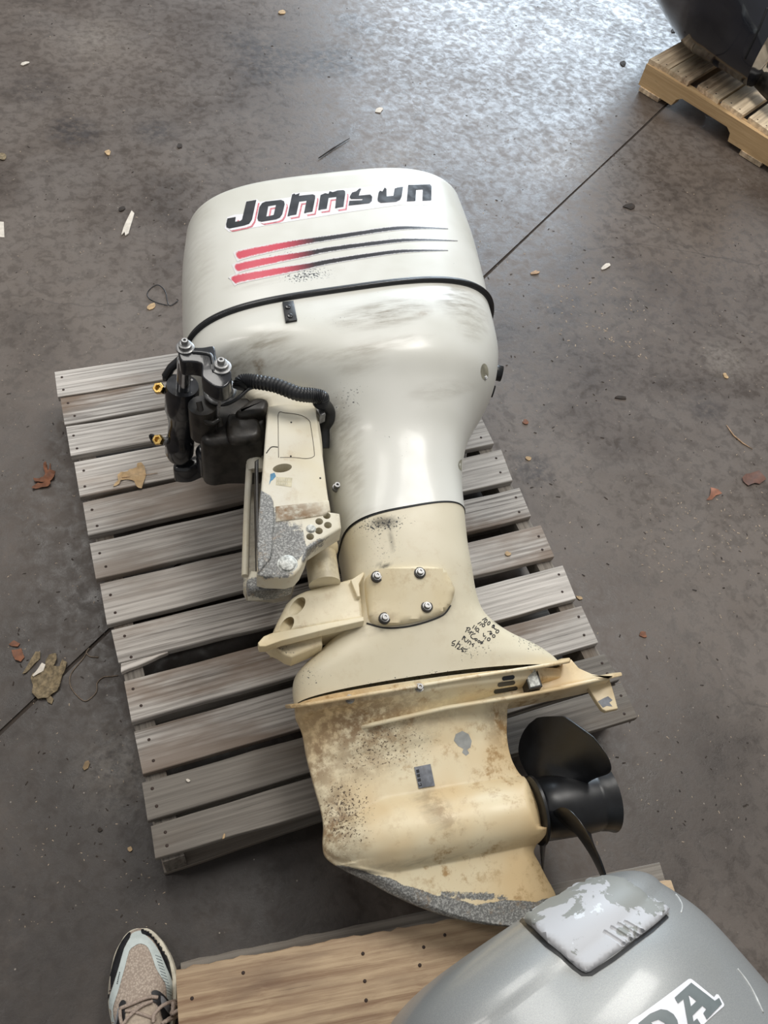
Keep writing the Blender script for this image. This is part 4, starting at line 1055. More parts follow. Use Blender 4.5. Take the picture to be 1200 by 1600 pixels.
board('bottom_board', ba, ba+q_*.09, bb__, bb__+q_*.09, .019, .018, M_WOODD, pal2, .0008, 30, 61, label='grey lower board showing past the top plank')
for k in (1, 2): board('bottom_board', ba+q_*.34*k, ba+q_*(.34*k+.09), bb__+q_*.34*k, bb__+q_*(.34*k+.09), .018, .016, M_PINE3, pal2, .0008, 12, 61+k)
for x, y in ((567,1490),(570,1533),(572,1563),(662,1480),(656,1508),(695,1461),(672,1540),(1030,1385),(380,1520),(300,1560)): nail(pal2, P(x, y, .116))
# ------------------------------------------------------------------ pallet at the top right
pal3 = thing('pallet', 'yellow pine pallet at the top right under the dark blue motor', 'pallet', P(1150,120,0))
E0, E1 = P(1013,93,.113), P(1204,211,.113)
e1 = (E1-E0).normalized(); e2 = Vector((math.cos(math.radians(27)), math.sin(math.radians(27)), 0))
for i, (a, b) in enumerate((((1015,92),(1046,108)),((1046.6,108.5),(1076,128)),((1091,132),(1124,156)),((1129,157),(1161,180)),((1170,183),(1203,206)),((1213,212),(1250,236)),((1262,245),(1300,268)))):
    p, q = P(*a, .113), P(*b, .113)
    board('plank', p, q, p+e2*1.0, q+e2*1.0, .113, .017, M_PINE3, pal3, .0006, 16, 90+i)
    for t in (.3, .72):
        r_ = p.lerp(q, t) + e2*.02; nail(pal3, r_)
e1n = Vector((-e1.y, e1.x, 0))
def stringer3(off):
    pr = [(0,.018),(.155,.018),(.165,.045),(.185,.058),(.385,.058),(.405,.045),(.412,.018),(.74,.018),(.75,.045),(.77,.058),(.95,.058),(.97,.045),(.975,.018),(1.15,.018),(1.15,.096),(0,.096)]
    k = len(pr); v = []
    for s_ in (-.018, .018): v += [Vector((q[0]-.575, s_, q[1]-.018)) for q in pr]
    f = [tuple(range(k)), tuple(range(k, 2*k))[::-1]] + [(i, (i+1)%k, k+(i+1)%k, k+i) for i in range(k)]
    o = obj('stringer', v, f, M_PINE2, pal3, False, local=True)
    o.location = E0 + e1*.575 + e2*off + Vector((0,0,.018-E0.z)) - origin(pal3); o.rotation_euler = (0,0,math.atan2(e1.y, e1.x))
for off in (.021, .5, .975): stringer3(off)
for k in (0, .46, 1.02):
    a = E0 + e1*(k+.01); b = E0 + e1*(k+.10)
    board('bottom_board', a, b, a+e2*1.0, b+e2*1.0, .018, .016, M_PINE3, pal3, .0008, 12, 130)
# dark motor on it
dm = thing('outboard_motor', 'dark navy blue glossy outboard motor lying on the pallet at the top right corner', 'outboard motor', P(1250,60,.113))
M_NAVY = simple('navy_gloss_paint', (0.012,0.014,0.022), 0.16, 0, .3, 8, coat=.6, bmp=0)
def stw(L_, wd, zL, zc, B, n=2.6):
    a = P(*L_, zL); b = a + e2*wd; return (a.x, a.y, b.x, b.y, zc, B, n, n)
dst = [stw((1030,-70),.52,.34,.40,.26), stw((1058,-28),.56,.34,.40,.27), stw((1082,8),.58,.34,.40,.265), stw((1108,38),.56,.32,.38,.24), stw((1136,66),.50,.30,.35,.20), stw((1158,88),.42,.28,.32,.165), stw((1175,104),.34,.27,.30,.14,2.4)]
v, f, m_, n_ = loft(dst, 8, 72, (0,0,1), cap0=True, cap1=True)
nv = obj('cowl', v, f, M_NAVY, dm, sharp=50)
nb = bvh_of(nv)
seamline('panel_gap', [(1199,12),(1188,40),(1176,66),(1164,92)], .0035, M_RUB, dm, nb)
tube_px('rope_handle', [(1162,98,.20),(1176,106,.2),(1200,104,.2),(1230,98,.2)], .012, M_RUB, dm, n=10)
tube_px('tilt_bracket', [(1152,84,.24),(1158,92,.20),(1166,100,.15)], .020, M_BLACK, dm, n=10)
for x, y in ((1158,80),(1170,86),(1150,92)):
    v, f = lathe_geo(P(x, y, .25), (.1,-.3,.9), [(0,.014),(.01,.015),(.018,.010),(.03,.009)], 14); obj('bracket_bolt', v, f, M_BLACK, dm, sharp=40)
tube_px('lower_leg', [(1190,125,.17),(1215,150,.17),(1270,190,.17)], .030, M_GUNK, dm, n=16)
v, f = lathe_geo(P(1198,136,.16), (-.4,-.6,.6), [(0,.012),(.012,.012),(.014,.008)], 10); obj('fitting', v, f, M_STEEL, dm, sharp=40)

# ------------------------------------------------------------------ silver motor, cowl towards the camera
sm_ = thing('outboard_motor', 'silver grey outboard motor cowl in the bottom right corner with large outlined letters', 'outboard motor', P(1080,1700,.116))
def silver_mat():
    m, nt, b = mat_new('silver_metallic_paint'); v = coords(nt)
    c = mixc(nt, ramp(nt, noise(nt, v, 900, 2, .9), .35, .65), srgb(144,147,147), srgb(160,162,161))
    c = mixc(nt, ramp(nt, noise(nt, v, 5, 3), .55, .7, 0, .25), c, srgb(150,150,145))
    nt.links.new(c, b.inputs['Base Color']); b.inputs['Metallic'].default_value = .30; b.inputs['Roughness'].default_value = .42
    b.inputs['Coat Weight'].default_value = .35; b.inputs['Coat Roughness'].default_value = .12
    return m
def cap_mat():
    m, nt, b = mat_new('peeling_cap_paint'); v = coords(nt)
    n1 = noise(nt, v, 16, 9, .62, .3); n2 = noise(nt, v, 5, 2)
    k = ramp(nt, math_(nt, 'ADD', n1, math_(nt, 'MULTIPLY', n2, .25)), .655, .672)
    c = mixc(nt, k, srgb(186,187,190), srgb(140,142,138))
    c = mixc(nt, ramp(nt, noise(nt, v, 22, 8, .6), .62, .64), c, srgb(208,212,216))
    c = mixc(nt, ramp(nt, noise(nt, v, 120, 5, .7), .6, .75, 0, .5), c, srgb(150,148,145))
    nt.links.new(c, b.inputs['Base Color']); b.inputs['Roughness'].default_value = .5
    bump(nt, b, k, .3, .0008); return m
M_SILVER = silver_mat(); M_CAP = cap_mat()
s0, s1 = P(640,1600,.32), P(940,1375,.32); ev = (s1-s0).normalized(); et = Vector((-ev.y, ev.x, 0))
R0 = P(1040,1400,.36) + et*.008
def sst(back, lL, lR, zc, B, nL=2.6, nR=2.6):
    c = R0 - et*back; a = c - ev*lL; b = c + ev*lR; return (a.x, a.y, b.x, b.y, zc, B, nL, nR)
sst_ = [sst(-.015, .455, -.010, .335, .175), sst(.035, .475, .010, .335, .195), sst(.10, .490, .020, .335, .205), sst(.22, .500, .030, .335, .210), sst(.34,.505,.030,.33,.207), sst(.46,.50,.02,.32,.19), sst(.56,.45,-.03,.30,.16), sst(.66,.38,-.10,.28,.12), sst(.80,.34,-.14,.25,.10)]
v, f, m_, n_ = loft(sst_, 8, 128, (0,0,1), cap1=True)
b0_ = len(v); dv, df = dome(sst_[0], (0,0,1), (.070,.055), tuple(et), n_, 0, .55, 14)
df2 = []
for t in df: df2.append(tuple(i if i < n_ else i - n_ + b0_ for i in t))
v = v + dv; f = f + df2
scowl = obj('cowl', v, f, M_SILVER, sm_)
sb_ = bvh_of(scowl)
def z7(p): return (620+p[0]*.4833, 1300+p[1]*.4833)
def raised_n(name, poly, bv, h, mat, parent, bev=.002, grid=8, sink=.006):
    bm = bmesh.new(); vs = [bm.verts.new((p[0], p[1], 0)) for p in poly]; bm.faces.new(vs)
    xs = [p[0] for p in poly]; ys = [p[1] for p in poly]
    for lo, hi, co_, no_ in ((min(xs), max(xs), 0, (1,0,0)), (min(ys), max(ys), 1, (0,1,0))):
        g = lo+grid
        while g < hi:
            pc = [0,0,0]; pc[co_] = g; bmesh.ops.bisect_plane(bm, geom=bm.verts[:]+bm.edges[:]+bm.faces[:], plane_co=pc, plane_no=no_); g += grid
    cx_, cy_ = sum(xs)/len(xs), sum(ys)/len(ys); border = {q for e in bm.edges if len(e.link_faces) == 1 for q in e.verts}
    top, bot, hit = [], [], []
    for i, q in enumerate(bm.verts):
        q.index = i; X_, Y_ = q.co.x, q.co.y; r_ = bv.ray_cast(CAM, ray(X_, Y_)); cnt_ = 0
        while (r_[0] is None or abs(r_[1].dot(ray(X_, Y_))) < .16) and cnt_ < 60:
            dd = math.hypot(cx_-X_, cy_-Y_) + 1e-6; X_ += (cx_-X_)/dd; Y_ += (cy_-Y_)/dd; cnt_ += 1; r_ = bv.ray_cast(CAM, ray(X_, Y_))
        if r_[0] is None:
            g0 = bv.find_nearest(P(q.co.x, q.co.y, .42)); zz = g0[0].z; p0 = P(q.co.x, q.co.y, zz); nn = (p0-g0[0]).normalized()*.3+Vector((0,0,.9)); hit.append(p0); top.append(p0+nn*(h-(bev if q in border else 0))); bot.append(p0-nn*sink); continue
        nn = r_[1] if r_[1].dot(ray(q.co.x, q.co.y)) < 0 else -r_[1]
        hit.append(r_[0]); top.append(r_[0]+nn*(h-(bev if q in border else 0))); bot.append(r_[0]-nn*sink)
    fs = [tuple(q.index for q in fc.verts) for fc in bm.faces if all(hit[q.index] is not None for q in fc.verts)]
    cnt = {}
    for t in fs:
        for a, b in zip(t, t[1:]+t[:1]): cnt[(min(a,b),max(a,b))] = cnt.get((min(a,b),max(a,b)), 0)+1
    n = len(top); sd = [(a, b, b+n, a+n) for (a, b), c in cnt.items() if c == 1]
    used = sorted({i for t in fs for i in t}); mp = {u: k for k, u in enumerate(used)}; m2 = len(used)
    g_ = lambda i: mp[i] if i < n else mp[i-n]+m2
    vv = [top[i] for i in used]+[bot[i] for i in used]
    ff = [tuple(g_(i) for i in t) for t in fs]+[tuple(g_(i+n) for i in reversed(t)) for t in fs]+[tuple(g_(i) for i in t) for t in sd]
    bm.free(); return obj(name, vv, ff, mat, parent, True, sharp=50)
capoly = smooth_poly([z7(p) for p in [(402,278),(440,252),(480,228),(540,198),(600,174),(645,158),(690,155),(735,164),(765,185),(800,212),(868,252),(872,266),(820,312),(760,356),(690,405),(625,452),(600,452),(565,425),(530,392),(490,360),(445,315)]], 2)
decal('cap_gap', [[ribbon([z7(p) for p in [(402,284),(440,322),(485,366),(535,402),(570,436),(600,459),(628,459),(700,412),(770,358),(824,318),(874,272)]], 7)]], sb_, .0010, M_RUB, sm_, grid=6)
capo = raised_n('intake_cap', [tuple(p) for p in capoly], sb_, .009, M_CAP, sm_, .003, 7)
capo['label'] = 'peeling pale grey air intake cap'
kb = bvh_of(capo)
for a, b in (((668,320),(738,366)),((690,306),(762,352)),((712,294),(782,338)),((734,288),(800,326))):
    pa, pb = z7(a), z7(b); pp_ = []
    for t in range(9):
        x, y = pa[0]+(pb[0]-pa[0])*t/8, pa[1]+(pb[1]-pa[1])*t/8; q = on_surf(kb, x, y, .0012)
        if q: pp_.append(q)
    if len(pp_) > 3:
        v, f = tube_geo(pp_, [.0025]+[.0036]*(len(pp_)-2)+[.0025], 10); cut(capo, (v, f))
def z1(p): return (1000+p[0]/6, 1460+p[1]/6)
decal('letter_backing', [[[z1(p) for p in [(-260,960),(-60,790),(0,755),(200,610),(452,420),(475,418),(500,435),(690,590),(712,562),(730,565),(745,585),(785,655),(783,675),(640,800),(560,880),(300,1120),(60,1300),(-120,1200)]]]], sb_, .0008, M_WHITE, sm_, grid=10)
M_GREYINK = simple('grey_letter_film', srgb(112,120,121), .35, 0, .05, 60, bmp=0)
LA = [[(320,595),(475,455),(695,625),(735,598),(762,655),(622,802),(588,740),(617,702),(580,672),(487,765),(497,818),(530,790),(600,900),(470,1010),(430,930),(455,905),(402,610),(352,650)], [(450,568),(524,628),(472,677)]]
LD = [[(-20,835),(90,745),(190,703),(250,712),(310,750),(345,805),(365,900),(330,1020),(240,1110),(190,1150),(140,1060),(180,1030),(60,850),(10,880)], [(100,825),(170,800),(225,830),(262,900),(250,960),(215,990)]]
def shift(lp, dx, dy): return [(x+dx, y+dy) for x, y in lp]
LN = [[(-330,1060),(-200,960),(-60,1160),(-110,1030),(-150,1060),(-180,1000),(-60,900),(-30,960),(-60,985),(60,1250),(-10,1290),(-190,1080),(-110,1290),(-80,1270),(-50,1330),(-180,1430),(-210,1370),(-180,1345),(-280,1080),(-300,1120)]]
decal('letter', [[[z1(p) for p in lp] for lp in LA]], sb_, .0014, M_GREYINK, sm_, grid=10, label='grey slab letter A with white outline')
decal('letter', [[[z1(p) for p in lp] for lp in LD]], sb_, .0014, M_GREYINK, sm_, grid=10, label='grey slab letter D with white outline')
M_PALEEDGE = simple('chip_and_glint_edge', srgb(200,202,200), .4)
seamline('rear_edge_line', [(1056,1398),(1062,1406),(1066,1416),(1064,1426)], .0012, M_PALEEDGE, sm_, sb_, .0002)  # pale line paints in the highlight along the rear ridge
seamline('rear_edge_line', [(1152,1514),(1166,1532),(1178,1552),(1192,1582)], .0013, M_PALEEDGE, sm_, sb_, .0002)

# ------------------------------------------------------------------ running shoe
shoe = thing('running_shoe', 'beige mesh running shoe with pale blue and black overlays, worn by the photographer', 'shoe', P(225,1600,0))
M_SOLE = simple('scuffed_midsole_foam', srgb(214,208,190), .6, 0, .18, 70, bmp=.6)
M_SOLEB = simple('black_outsole', (.012,.012,.013), .6)
def mesh_mat():
    m, nt, b = mat_new('beige_knit_mesh'); v = coords(nt, (1,1,1), (0,0,.3))
    ch = nt.nodes.new('ShaderNodeTexVoronoi'); ch.inputs['Scale'].default_value = 330; nt.links.new(v, ch.inputs['Vector'])
    wv1 = nt.nodes.new('ShaderNodeTexWave'); wv1.inputs['Scale'].default_value = 75; wv1.inputs['Distortion'].default_value = 1.0; nt.links.new(v, wv1.inputs['Vector'])
    c = mixc(nt, ramp(nt, ch.outputs['Distance'], .2, .7), srgb(196,182,168), srgb(158,144,132))
    c = mixc(nt, ramp(nt, wv1.outputs[0], .3, .7, 0, .35), c, srgb(176,160,146))
    c = mixc(nt, ramp(nt, noise(nt, v, 25, 4), .5, .7, 0, .4), c, srgb(165,148,135))
    nt.links.new(c, b.inputs['Base Color']); b.inputs['Roughness'].default_value = .9
    bump(nt, b, ch.outputs['Distance'], .5, .0008); return m
M_KNIT = mesh_mat()
rows_s = [(1451.5,214,231),(1454,206,237),(1458,200,243),(1464,194,249),(1472,189,256),(1484,182,263),(1498,177,270),(1523,172,277),(1550,169,278.5),(1577,170,276),(1602,175,272),(1640,183,264),(1685,189,259),(1725,194,256),(1742,202,250),(1748,212,240)]
def shoe_loft(name, ins, z0, zf, mat, n_=2.6, keep=None, grow=0.0):
    """sole: straight band; upper: arch"""
    sts = []
    for (y, l, r) in rows_s:
        a = P(l+ins, y, .032); b = P(r-ins*1.0-(6 if ins else 0), y, .032); sts.append((a.x, a.y, b.x, b.y, y))
    return smooth_poly(sts, 6, closed=False)
v, f = [], []; ss = shoe_loft('s', 0, 0, 0, None); prof_s = [(0.90,.004),(0.97,.008),(1.0,.016),(1.0,.028),(.99,.036),(.95,.040)]
NSo = len(ss)
out_l = [Vector((a[0], a[1], 0)) for a in ss]; out_r = [Vector((a[2], a[3], 0)) for a in ss]
outl = out_l + out_r[::-1]; cen = sum(outl, Vector())/len(outl)
for sc_, z in prof_s:
    for p in outl:
        i_ = min(range(NSo), key=lambda k: ((ss[k][0]+ss[k][2])/2-p.x)**2+((ss[k][1]+ss[k][3])/2-p.y)**2)
        c = Vector(((ss[i_][0]+ss[i_][2])/2, (ss[i_][1]+ss[i_][3])/2, 0)); v.append(c + (p-c)*sc_ + Vector((0,0,z)))
n_ = len(outl)
for i in range(len(prof_s)-1):
    for k in range(n_): j = (k+1) % n_; f.append((i*n_+k, i*n_+j, (i+1)*n_+j, (i+1)*n_+k))
f.append(tuple(range(n_))); f.append(tuple((len(prof_s)-1)*n_+k for k in range(n_)))
obj('midsole', v, f, M_SOLE, shoe, sharp=60)
v2, f2 = [], []
for z in (0.0, .0045):
    for p in outl: v2.append(cen + (p-cen)*.965 + Vector((0,0,z)))
for k in range(n_): j = (k+1) % n_; f2.append((k, j, n_+j, n_+k))
f2.append(tuple(range(n_))); f2.append(tuple(n_+k for k in range(n_)))
obj('outsole', v2, f2, M_SOLEB, shoe, False)
us = shoe_loft('u', 2.0, 0, 0, None); v, f = [], []; K = 48
for a in us:
    y = a[4]; h = float(np.interp(y, [1451,1458,1470,1500,1550,1600,1640,1690,1748],[.010,.018,.026,.034,.045,.058,.070,.075,.070]))
    L_ = Vector((a[0], a[1], .030)); R_ = Vector((a[2], a[3], .030)); c = (L_+R_)/2; d2 = (R_-L_)/2
    for k in range(K+1):
        t = math.pi*k/K; v.append(c - d2*sup(math.cos(t), .85) + Vector((0,0,h*math.sin(t)**.75)))
for i in range(len(us)-1):
    for k in range(K): f.append((i*(K+1)+k, i*(K+1)+k+1, (i+1)*(K+1)+k+1, (i+1)*(K+1)+k))
f.append(tuple(range(K+1))); f.append(tuple((len(us)-1)*(K+1)+k for k in range(K+1)))
upper = obj('upper', v, f, M_KNIT, shoe)
kb2 = bvh_of(upper)
def zs(p): return (150+p[0]*.13333, 1430+p[1]*.13333)
M_OVL = simple('pale_blue_overlay', srgb(200,210,208), .55, 0, .06, 90, bmp=.1)
M_BLK = simple('black_synthetic', (.012,.013,.016), .5, 0, .3, 120)
M_LACE = simple('taupe_lace', srgb(168,152,140), .9, 0, .25, 500, bmp=.8)
def sh(name, pts, off, mat, g=5, k=3): return decal(name, [[[tuple(q) for q in smooth_poly([zs(p) for p in pts], k)]]], kb2, off, mat, shoe, grid=g)
sh('overlay', [(425,215),(520,185),(560,225),(640,290),(720,400),(790,540),(860,700),(888,800),(888,900),(880,1010),(872,1150),(860,1275),(820,1400),(790,1380),(815,1275),(828,1100),(822,900),(808,800),(760,725),(700,620),(660,500),(610,385),(560,345),(500,338),(440,372),(390,425),(345,600),(300,760),(262,900),(225,1010),(205,1100),(215,1200),(235,1300),(200,1400),(170,1250),(158,1080),(165,960),(215,800),(272,610),(330,400),(400,270)], .0010, M_OVL, 4, 2)
sh('toe_guard', [(528,172),(600,158),(660,180),(715,225),(765,310),(810,420),(850,560),(880,720),(884,770),(862,715),(800,570),(740,420),(660,290),(590,240),(540,225)], .0016, M_BLK, 4, 2)
sh('toe_guard', [(408,205),(398,270),(335,385),(275,600),(215,790),(168,935),(156,1010),(152,900),(165,760),(205,580),(255,420),(310,310),(370,230)], .0016, M_BLK, 4, 2)
for k in range(15):
    t = k/14; x = 690+t*155; y = 470+t*520
    w2 = 66-8*t
    decal('overlay_line', [[[zs((x, y)), zs((x+w2, y+28)), zs((x+w2, y+34)), zs((x, y+6))]]], kb2, .0019, simple('overlay_grey', srgb(120,130,136), .6) if k == 0 else bpy.data.materials['overlay_grey'], shoe, grid=50)
sh('eyestay', [(650,950),(645,905),(680,885),(740,900),(830,990),(885,1100),(900,1250),(885,1400),(840,1400),(780,1250),(740,1100),(690,1030),(650,1010)], .0024, M_BLK, 4, 2)
sh('eyestay', [(285,1110),(280,1050),(310,1000),(350,1010),(356,1060),(350,1200),(350,1400),(240,1400),(262,1250),(275,1160)], .0024, M_BLK, 4, 2)
sh('eyestay_stripe', [(748,948),(800,990),(860,1090),(870,1130),(840,1165),(790,1100),(755,1060)], .0030, simple('grey_synthetic', srgb(140,142,146), .5), 4, 2)
sh('eyestay_stripe', [(272,1095),(282,1100),(270,1220),(240,1330),(228,1300),(250,1200)], .0030, bpy.data.materials['grey_synthetic'], 4, 2)
sh('tongue', [(360,1130),(500,1080),(640,1030),(700,1080),(740,1200),(770,1400),(340,1400),(345,1250)], .0020, simple('tongue_knit', srgb(178,164,148), .9, 0, .15, 200), 5, 2)
for k in range(7): decal('printed_mark', [[[zs((280-k*4.5,668+k*21)), zs((290-k*4.5,670+k*21)), zs((287-k*4.5,682+k*21)), zs((277-k*4.5,680+k*21))]]], kb2, .0018, M_INK, shoe, grid=50)
def lace(pts, r=.0024, lift=.0040):
    w_ = []
    for p in smooth_poly([np.array(list(zs(p[:2]))+[p[2] if len(p) > 2 else 0]) for p in pts], 6, closed=False):
        q = on_surf(kb2, p[0], p[1], lift+p[2])
        if q is None: q = P(p[0], p[1], .075+p[2])
        w_.append(q)
    v, f = tube_geo(w_, r, 8); return obj('lace', v, f, M_LACE, shoe)
lace([(300,1100),(420,1050),(560,990),(640,970),(710,975)], .0028)
lace([(305,1120),(330,1290),(400,1200),(520,1090),(650,1025)], .0026, .006)
lace([(355,1130),(440,1140),(560,1180),(690,1230)], .0022, .004)
lace([(640,1290),(650,1200),(720,1100),(800,1040),(870,1010),(900,1040),(905,1090),(870,1160),(780,1230),(720,1290)], .0027, .010)
lace([(1025,1082,.0),(960,1115,.0),(900,1150),(820,1210),(740,1270)], .0027, .012)
lace([(880,1010),(900,1100),(860,1180)], .0027, .014)

# ------------------------------------------------------------------ litter on the floor
M_LEAFT = simple('dry_tan_leaf', srgb(186,158,120), .8, 0, .25, 60, bmp=.6)
M_LEAFR = simple('dry_russet_leaf', srgb(126,84,62), .8, 0, .3, 60, bmp=.6)
M_MUD = simple('dried_felt_scrap', srgb(126,112,88), .95, 0, .4, 160, bmp=1.0)
M_PALE = simple('pale_scrap', srgb(214,206,194), .85, 0, .12, 80)
M_CHIP = simple('wood_chip', srgb(176,146,116), .85, 0, .3, 90)
M_DARKC = simple('dark_crumb', srgb(50,42,36), .9, 0, .3, 90)
M_STRING = simple('grey_string', srgb(118,104,90), .9, 0, .3, 200)
def flake(name, label, cat, poly, z, mat, curl=.004, th=.0006, seed=0, grid=5, group=None, parent=None):
    rs = random.Random(seed); bm = bmesh.new(); vs = [bm.verts.new((p[0], p[1], 0)) for p in poly]
    for t in tessellate_polygon([[Vector((p[0], p[1], 0)) for p in poly]]):
        try: bm.faces.new([vs[i] for i in t])
        except ValueError: pass
    xs = [p[0] for p in poly]; ys = [p[1] for p in poly]
    for lo, hi, c_, no_ in ((min(xs), max(xs), 0, (1,0,0)), (min(ys), max(ys), 1, (0,1,0))):
        g = lo+grid
        while g < hi:
            pc = [0,0,0]; pc[c_] = g; bmesh.ops.bisect_plane(bm, geom=bm.verts[:]+bm.edges[:]+bm.faces[:], plane_co=pc, plane_no=no_); g += grid
    a1, a2 = rs.uniform(.15,.35), rs.uniform(.15,.35); ph = rs.uniform(0,6); top, bot = [], []
    for i, q in enumerate(bm.verts):
        q.index = i; h = curl*(.5+.5*math.sin(q.co.x*a1+ph)*math.cos(q.co.y*a2+ph*.7)); p = P(q.co.x, q.co.y, z)
        top.append(Vector((p.x, p.y, z+h+th))); bot.append(Vector((p.x, p.y, z+h)))
    n = len(top); f = [tuple(q.index for q in fc.verts) for fc in bm.faces]; sd = [(e.verts[0].index, e.verts[1].index, e.verts[1].index+n, e.verts[0].index+n) for e in bm.edges if len(e.link_faces) == 1]
    bm.free(); mz = min(p.z for p in bot)-z-.0002
    vv = [p-Vector((0,0,mz)) for p in top+bot]
    o = obj(name, vv, f+[tuple(i+n for i in reversed(t)) for t in f]+sd, mat, parent, True, sharp=50)
    if label: tag(o, label, cat, group)
    return o
def za(pts): return [(x*.2, 640+y*.2) for x, y in pts]
def zb(pts): return [(x*.375, 900+y*.375) for x, y in pts]
lf = flake('dry_leaf', 'curled tan leaf lying on the grey pallet left of the motor', 'leaf', za([(885,605),(895,580),(925,560),(920,520),(945,497),(975,500),(1000,495),(1015,475),(1070,460),(1075,435),(1105,420),(1130,448),(1142,515),(1125,570),(1108,625),(1085,625),(1065,600),(1050,565),(1020,555),(980,550),(945,560),(935,585),(905,600)]), .116, M_LEAFT, .007, seed=1)
v, f = tube_geo([P(x, y, .119) for x, y in ((190,746),(212,744),(228,742),(246,739))], .0006, 6); obj('leaf_vein', v, f, M_CHIP, lf)
flake('dry_leaf', 'ragged russet leaf on the floor left of the grey pallet', 'leaf', za([(265,545),(290,540),(345,545),(355,505),(345,470),(343,420),(360,410),(370,440),(375,490),(385,485),(390,430),(398,430),(398,480),(435,485),(430,500),(428,540),(395,565),(400,590),(380,610),(310,620),(255,628),(255,610),(300,590),(350,572),(280,575),(268,560)]), 0, M_LEAFR, .009, seed=2)
flake('dry_leaf', 'small orange leaf on the right side of the floor', 'leaf', [(1103,782),(1108,776),(1110,762),(1122,766),(1128,771),(1118,775),(1112,781)], 0, simple('orange_leaf', srgb(150,102,80), .8), .006, seed=3)
flake('dry_leaf', 'brown leaf near the right edge of the floor', 'leaf', [(1158,748),(1164,742),(1172,740),(1185,736),(1190,744),(1196,750),(1186,757),(1178,756),(1168,760),(1160,753)], 0, simple('brown_leaf', srgb(106,78,68), .8), .006, seed=4)
pt = flake('felt_scrap', 'large clump of dried tan felt on the floor left of the grey pallet', 'scrap', zb([(130,430),(140,408),(155,405),(190,385),(192,360),(205,335),(235,325),(240,350),(225,380),(250,378),(262,350),(282,365),(275,390),(262,415),(255,440),(250,465),(240,480),(215,500),(200,512),(160,515),(135,490),(140,460)]), 0, M_MUD, .006, .003, 5, 4)
flake('pale_crust', None, None, zb([(135,415),(150,400),(175,362),(190,370),(182,395),(160,408),(140,420)]), .008, M_PALE, .002, .001, 6, parent=pt)
flake('felt_scrap', 'narrow tan felt strip just above the large felt clump', 'scrap', zb([(95,412),(110,385),(135,345),(150,318),(170,320),(168,345),(145,368),(130,385),(110,405)]), 0, M_MUD, .004, .002, 7)
flake('felt_scrap', 'smallest tan felt crumb just below the large felt clump', 'scrap', zb([(192,508),(208,498),(225,515),(216,535),(200,528)]), 0, M_MUD, .003, .002, 8)
flake('paint_flake', 'larger pinkish flake beside the felt clump at the left edge', 'flake', zb([(50,312),(90,303),(103,340),(88,360),(65,352),(55,335)]), 0, M_LEAFR, .004, .001, 9)
flake('paint_flake', 'thin pinkish flake above the larger pinkish flake', 'flake', zb([(38,288),(60,270),(85,283),(75,297),(50,294)]), 0, M_LEAFR, .004, .001, 10)
v, f = tube_geo([P(*p, .0015) for p in [tuple(q) for q in smooth_poly(zb([(410,338),(375,335),(360,318),(372,300),(362,315),(345,345),(300,400),(290,440),(305,480),(345,518),(370,515),(402,482),(405,445),(430,422),(462,418),(492,414)]), 5, closed=False)]], .0011, 6)
tag(obj('string', v, f, M_STRING), 'loose looping string on the floor at the left side of the grey pallet', 'string')
v, f = tube_geo([P(*p, .002) for p in [tuple(q) for q in smooth_poly([(278,470),(264,477),(258,455),(247,445),(236,450),(230,459),(234,467),(246,473),(262,477)], 5, closed=False)]], .0010, 6)
tag(obj('wire_loop', v, f, M_RUB), 'thin black wire loop on the floor beside the white cowl', 'wire')
v, f = tube_geo([P(x, y, .004) for x, y in ((498,247),(520,232),(546,216))], [.0016,.0024,.0010], 6)
tag(obj('twig', v, f, M_DARKC), 'dark straight twig on the floor behind the white cowl', 'twig')
v, f = tube_geo([P(x, y, .002) for x, y in ((1135,664),(1146,680),(1160,692),(1176,702))], [.0008,.0018,.0018,.0008], 6)
tag(obj('twig', v, f, M_CHIP), 'thin pale bent twig on the floor at the right', 'twig')
flake('wood_splinter', 'white forked splinter on the floor left of the white cowl', 'splinter', [(206,331),(210,335),(205,352),(201,366),(196,370),(195,364),(190,369),(193,357),(200,342)], 0, M_PALE, .002, .003, 11)
pp_ = flake('paper_scrap', 'printed white paper scrap cut by the left edge', 'paper', [(-14,345),(6,347),(7,371),(-14,370)], 0, M_PALE, .001, .0004, 12)
flake('seed_husk', 'oval yellowish husk on the floor left of the grey pallet', 'husk', zb([(345,800),(355,775),(370,770),(376,782),(368,802),(352,812)]), 0, simple('husk', srgb(132,112,84), .8), .003, .002, 13)
small = [
 ((1168,866,8,5,.5),'dark oval chip','M_DARKC') ]
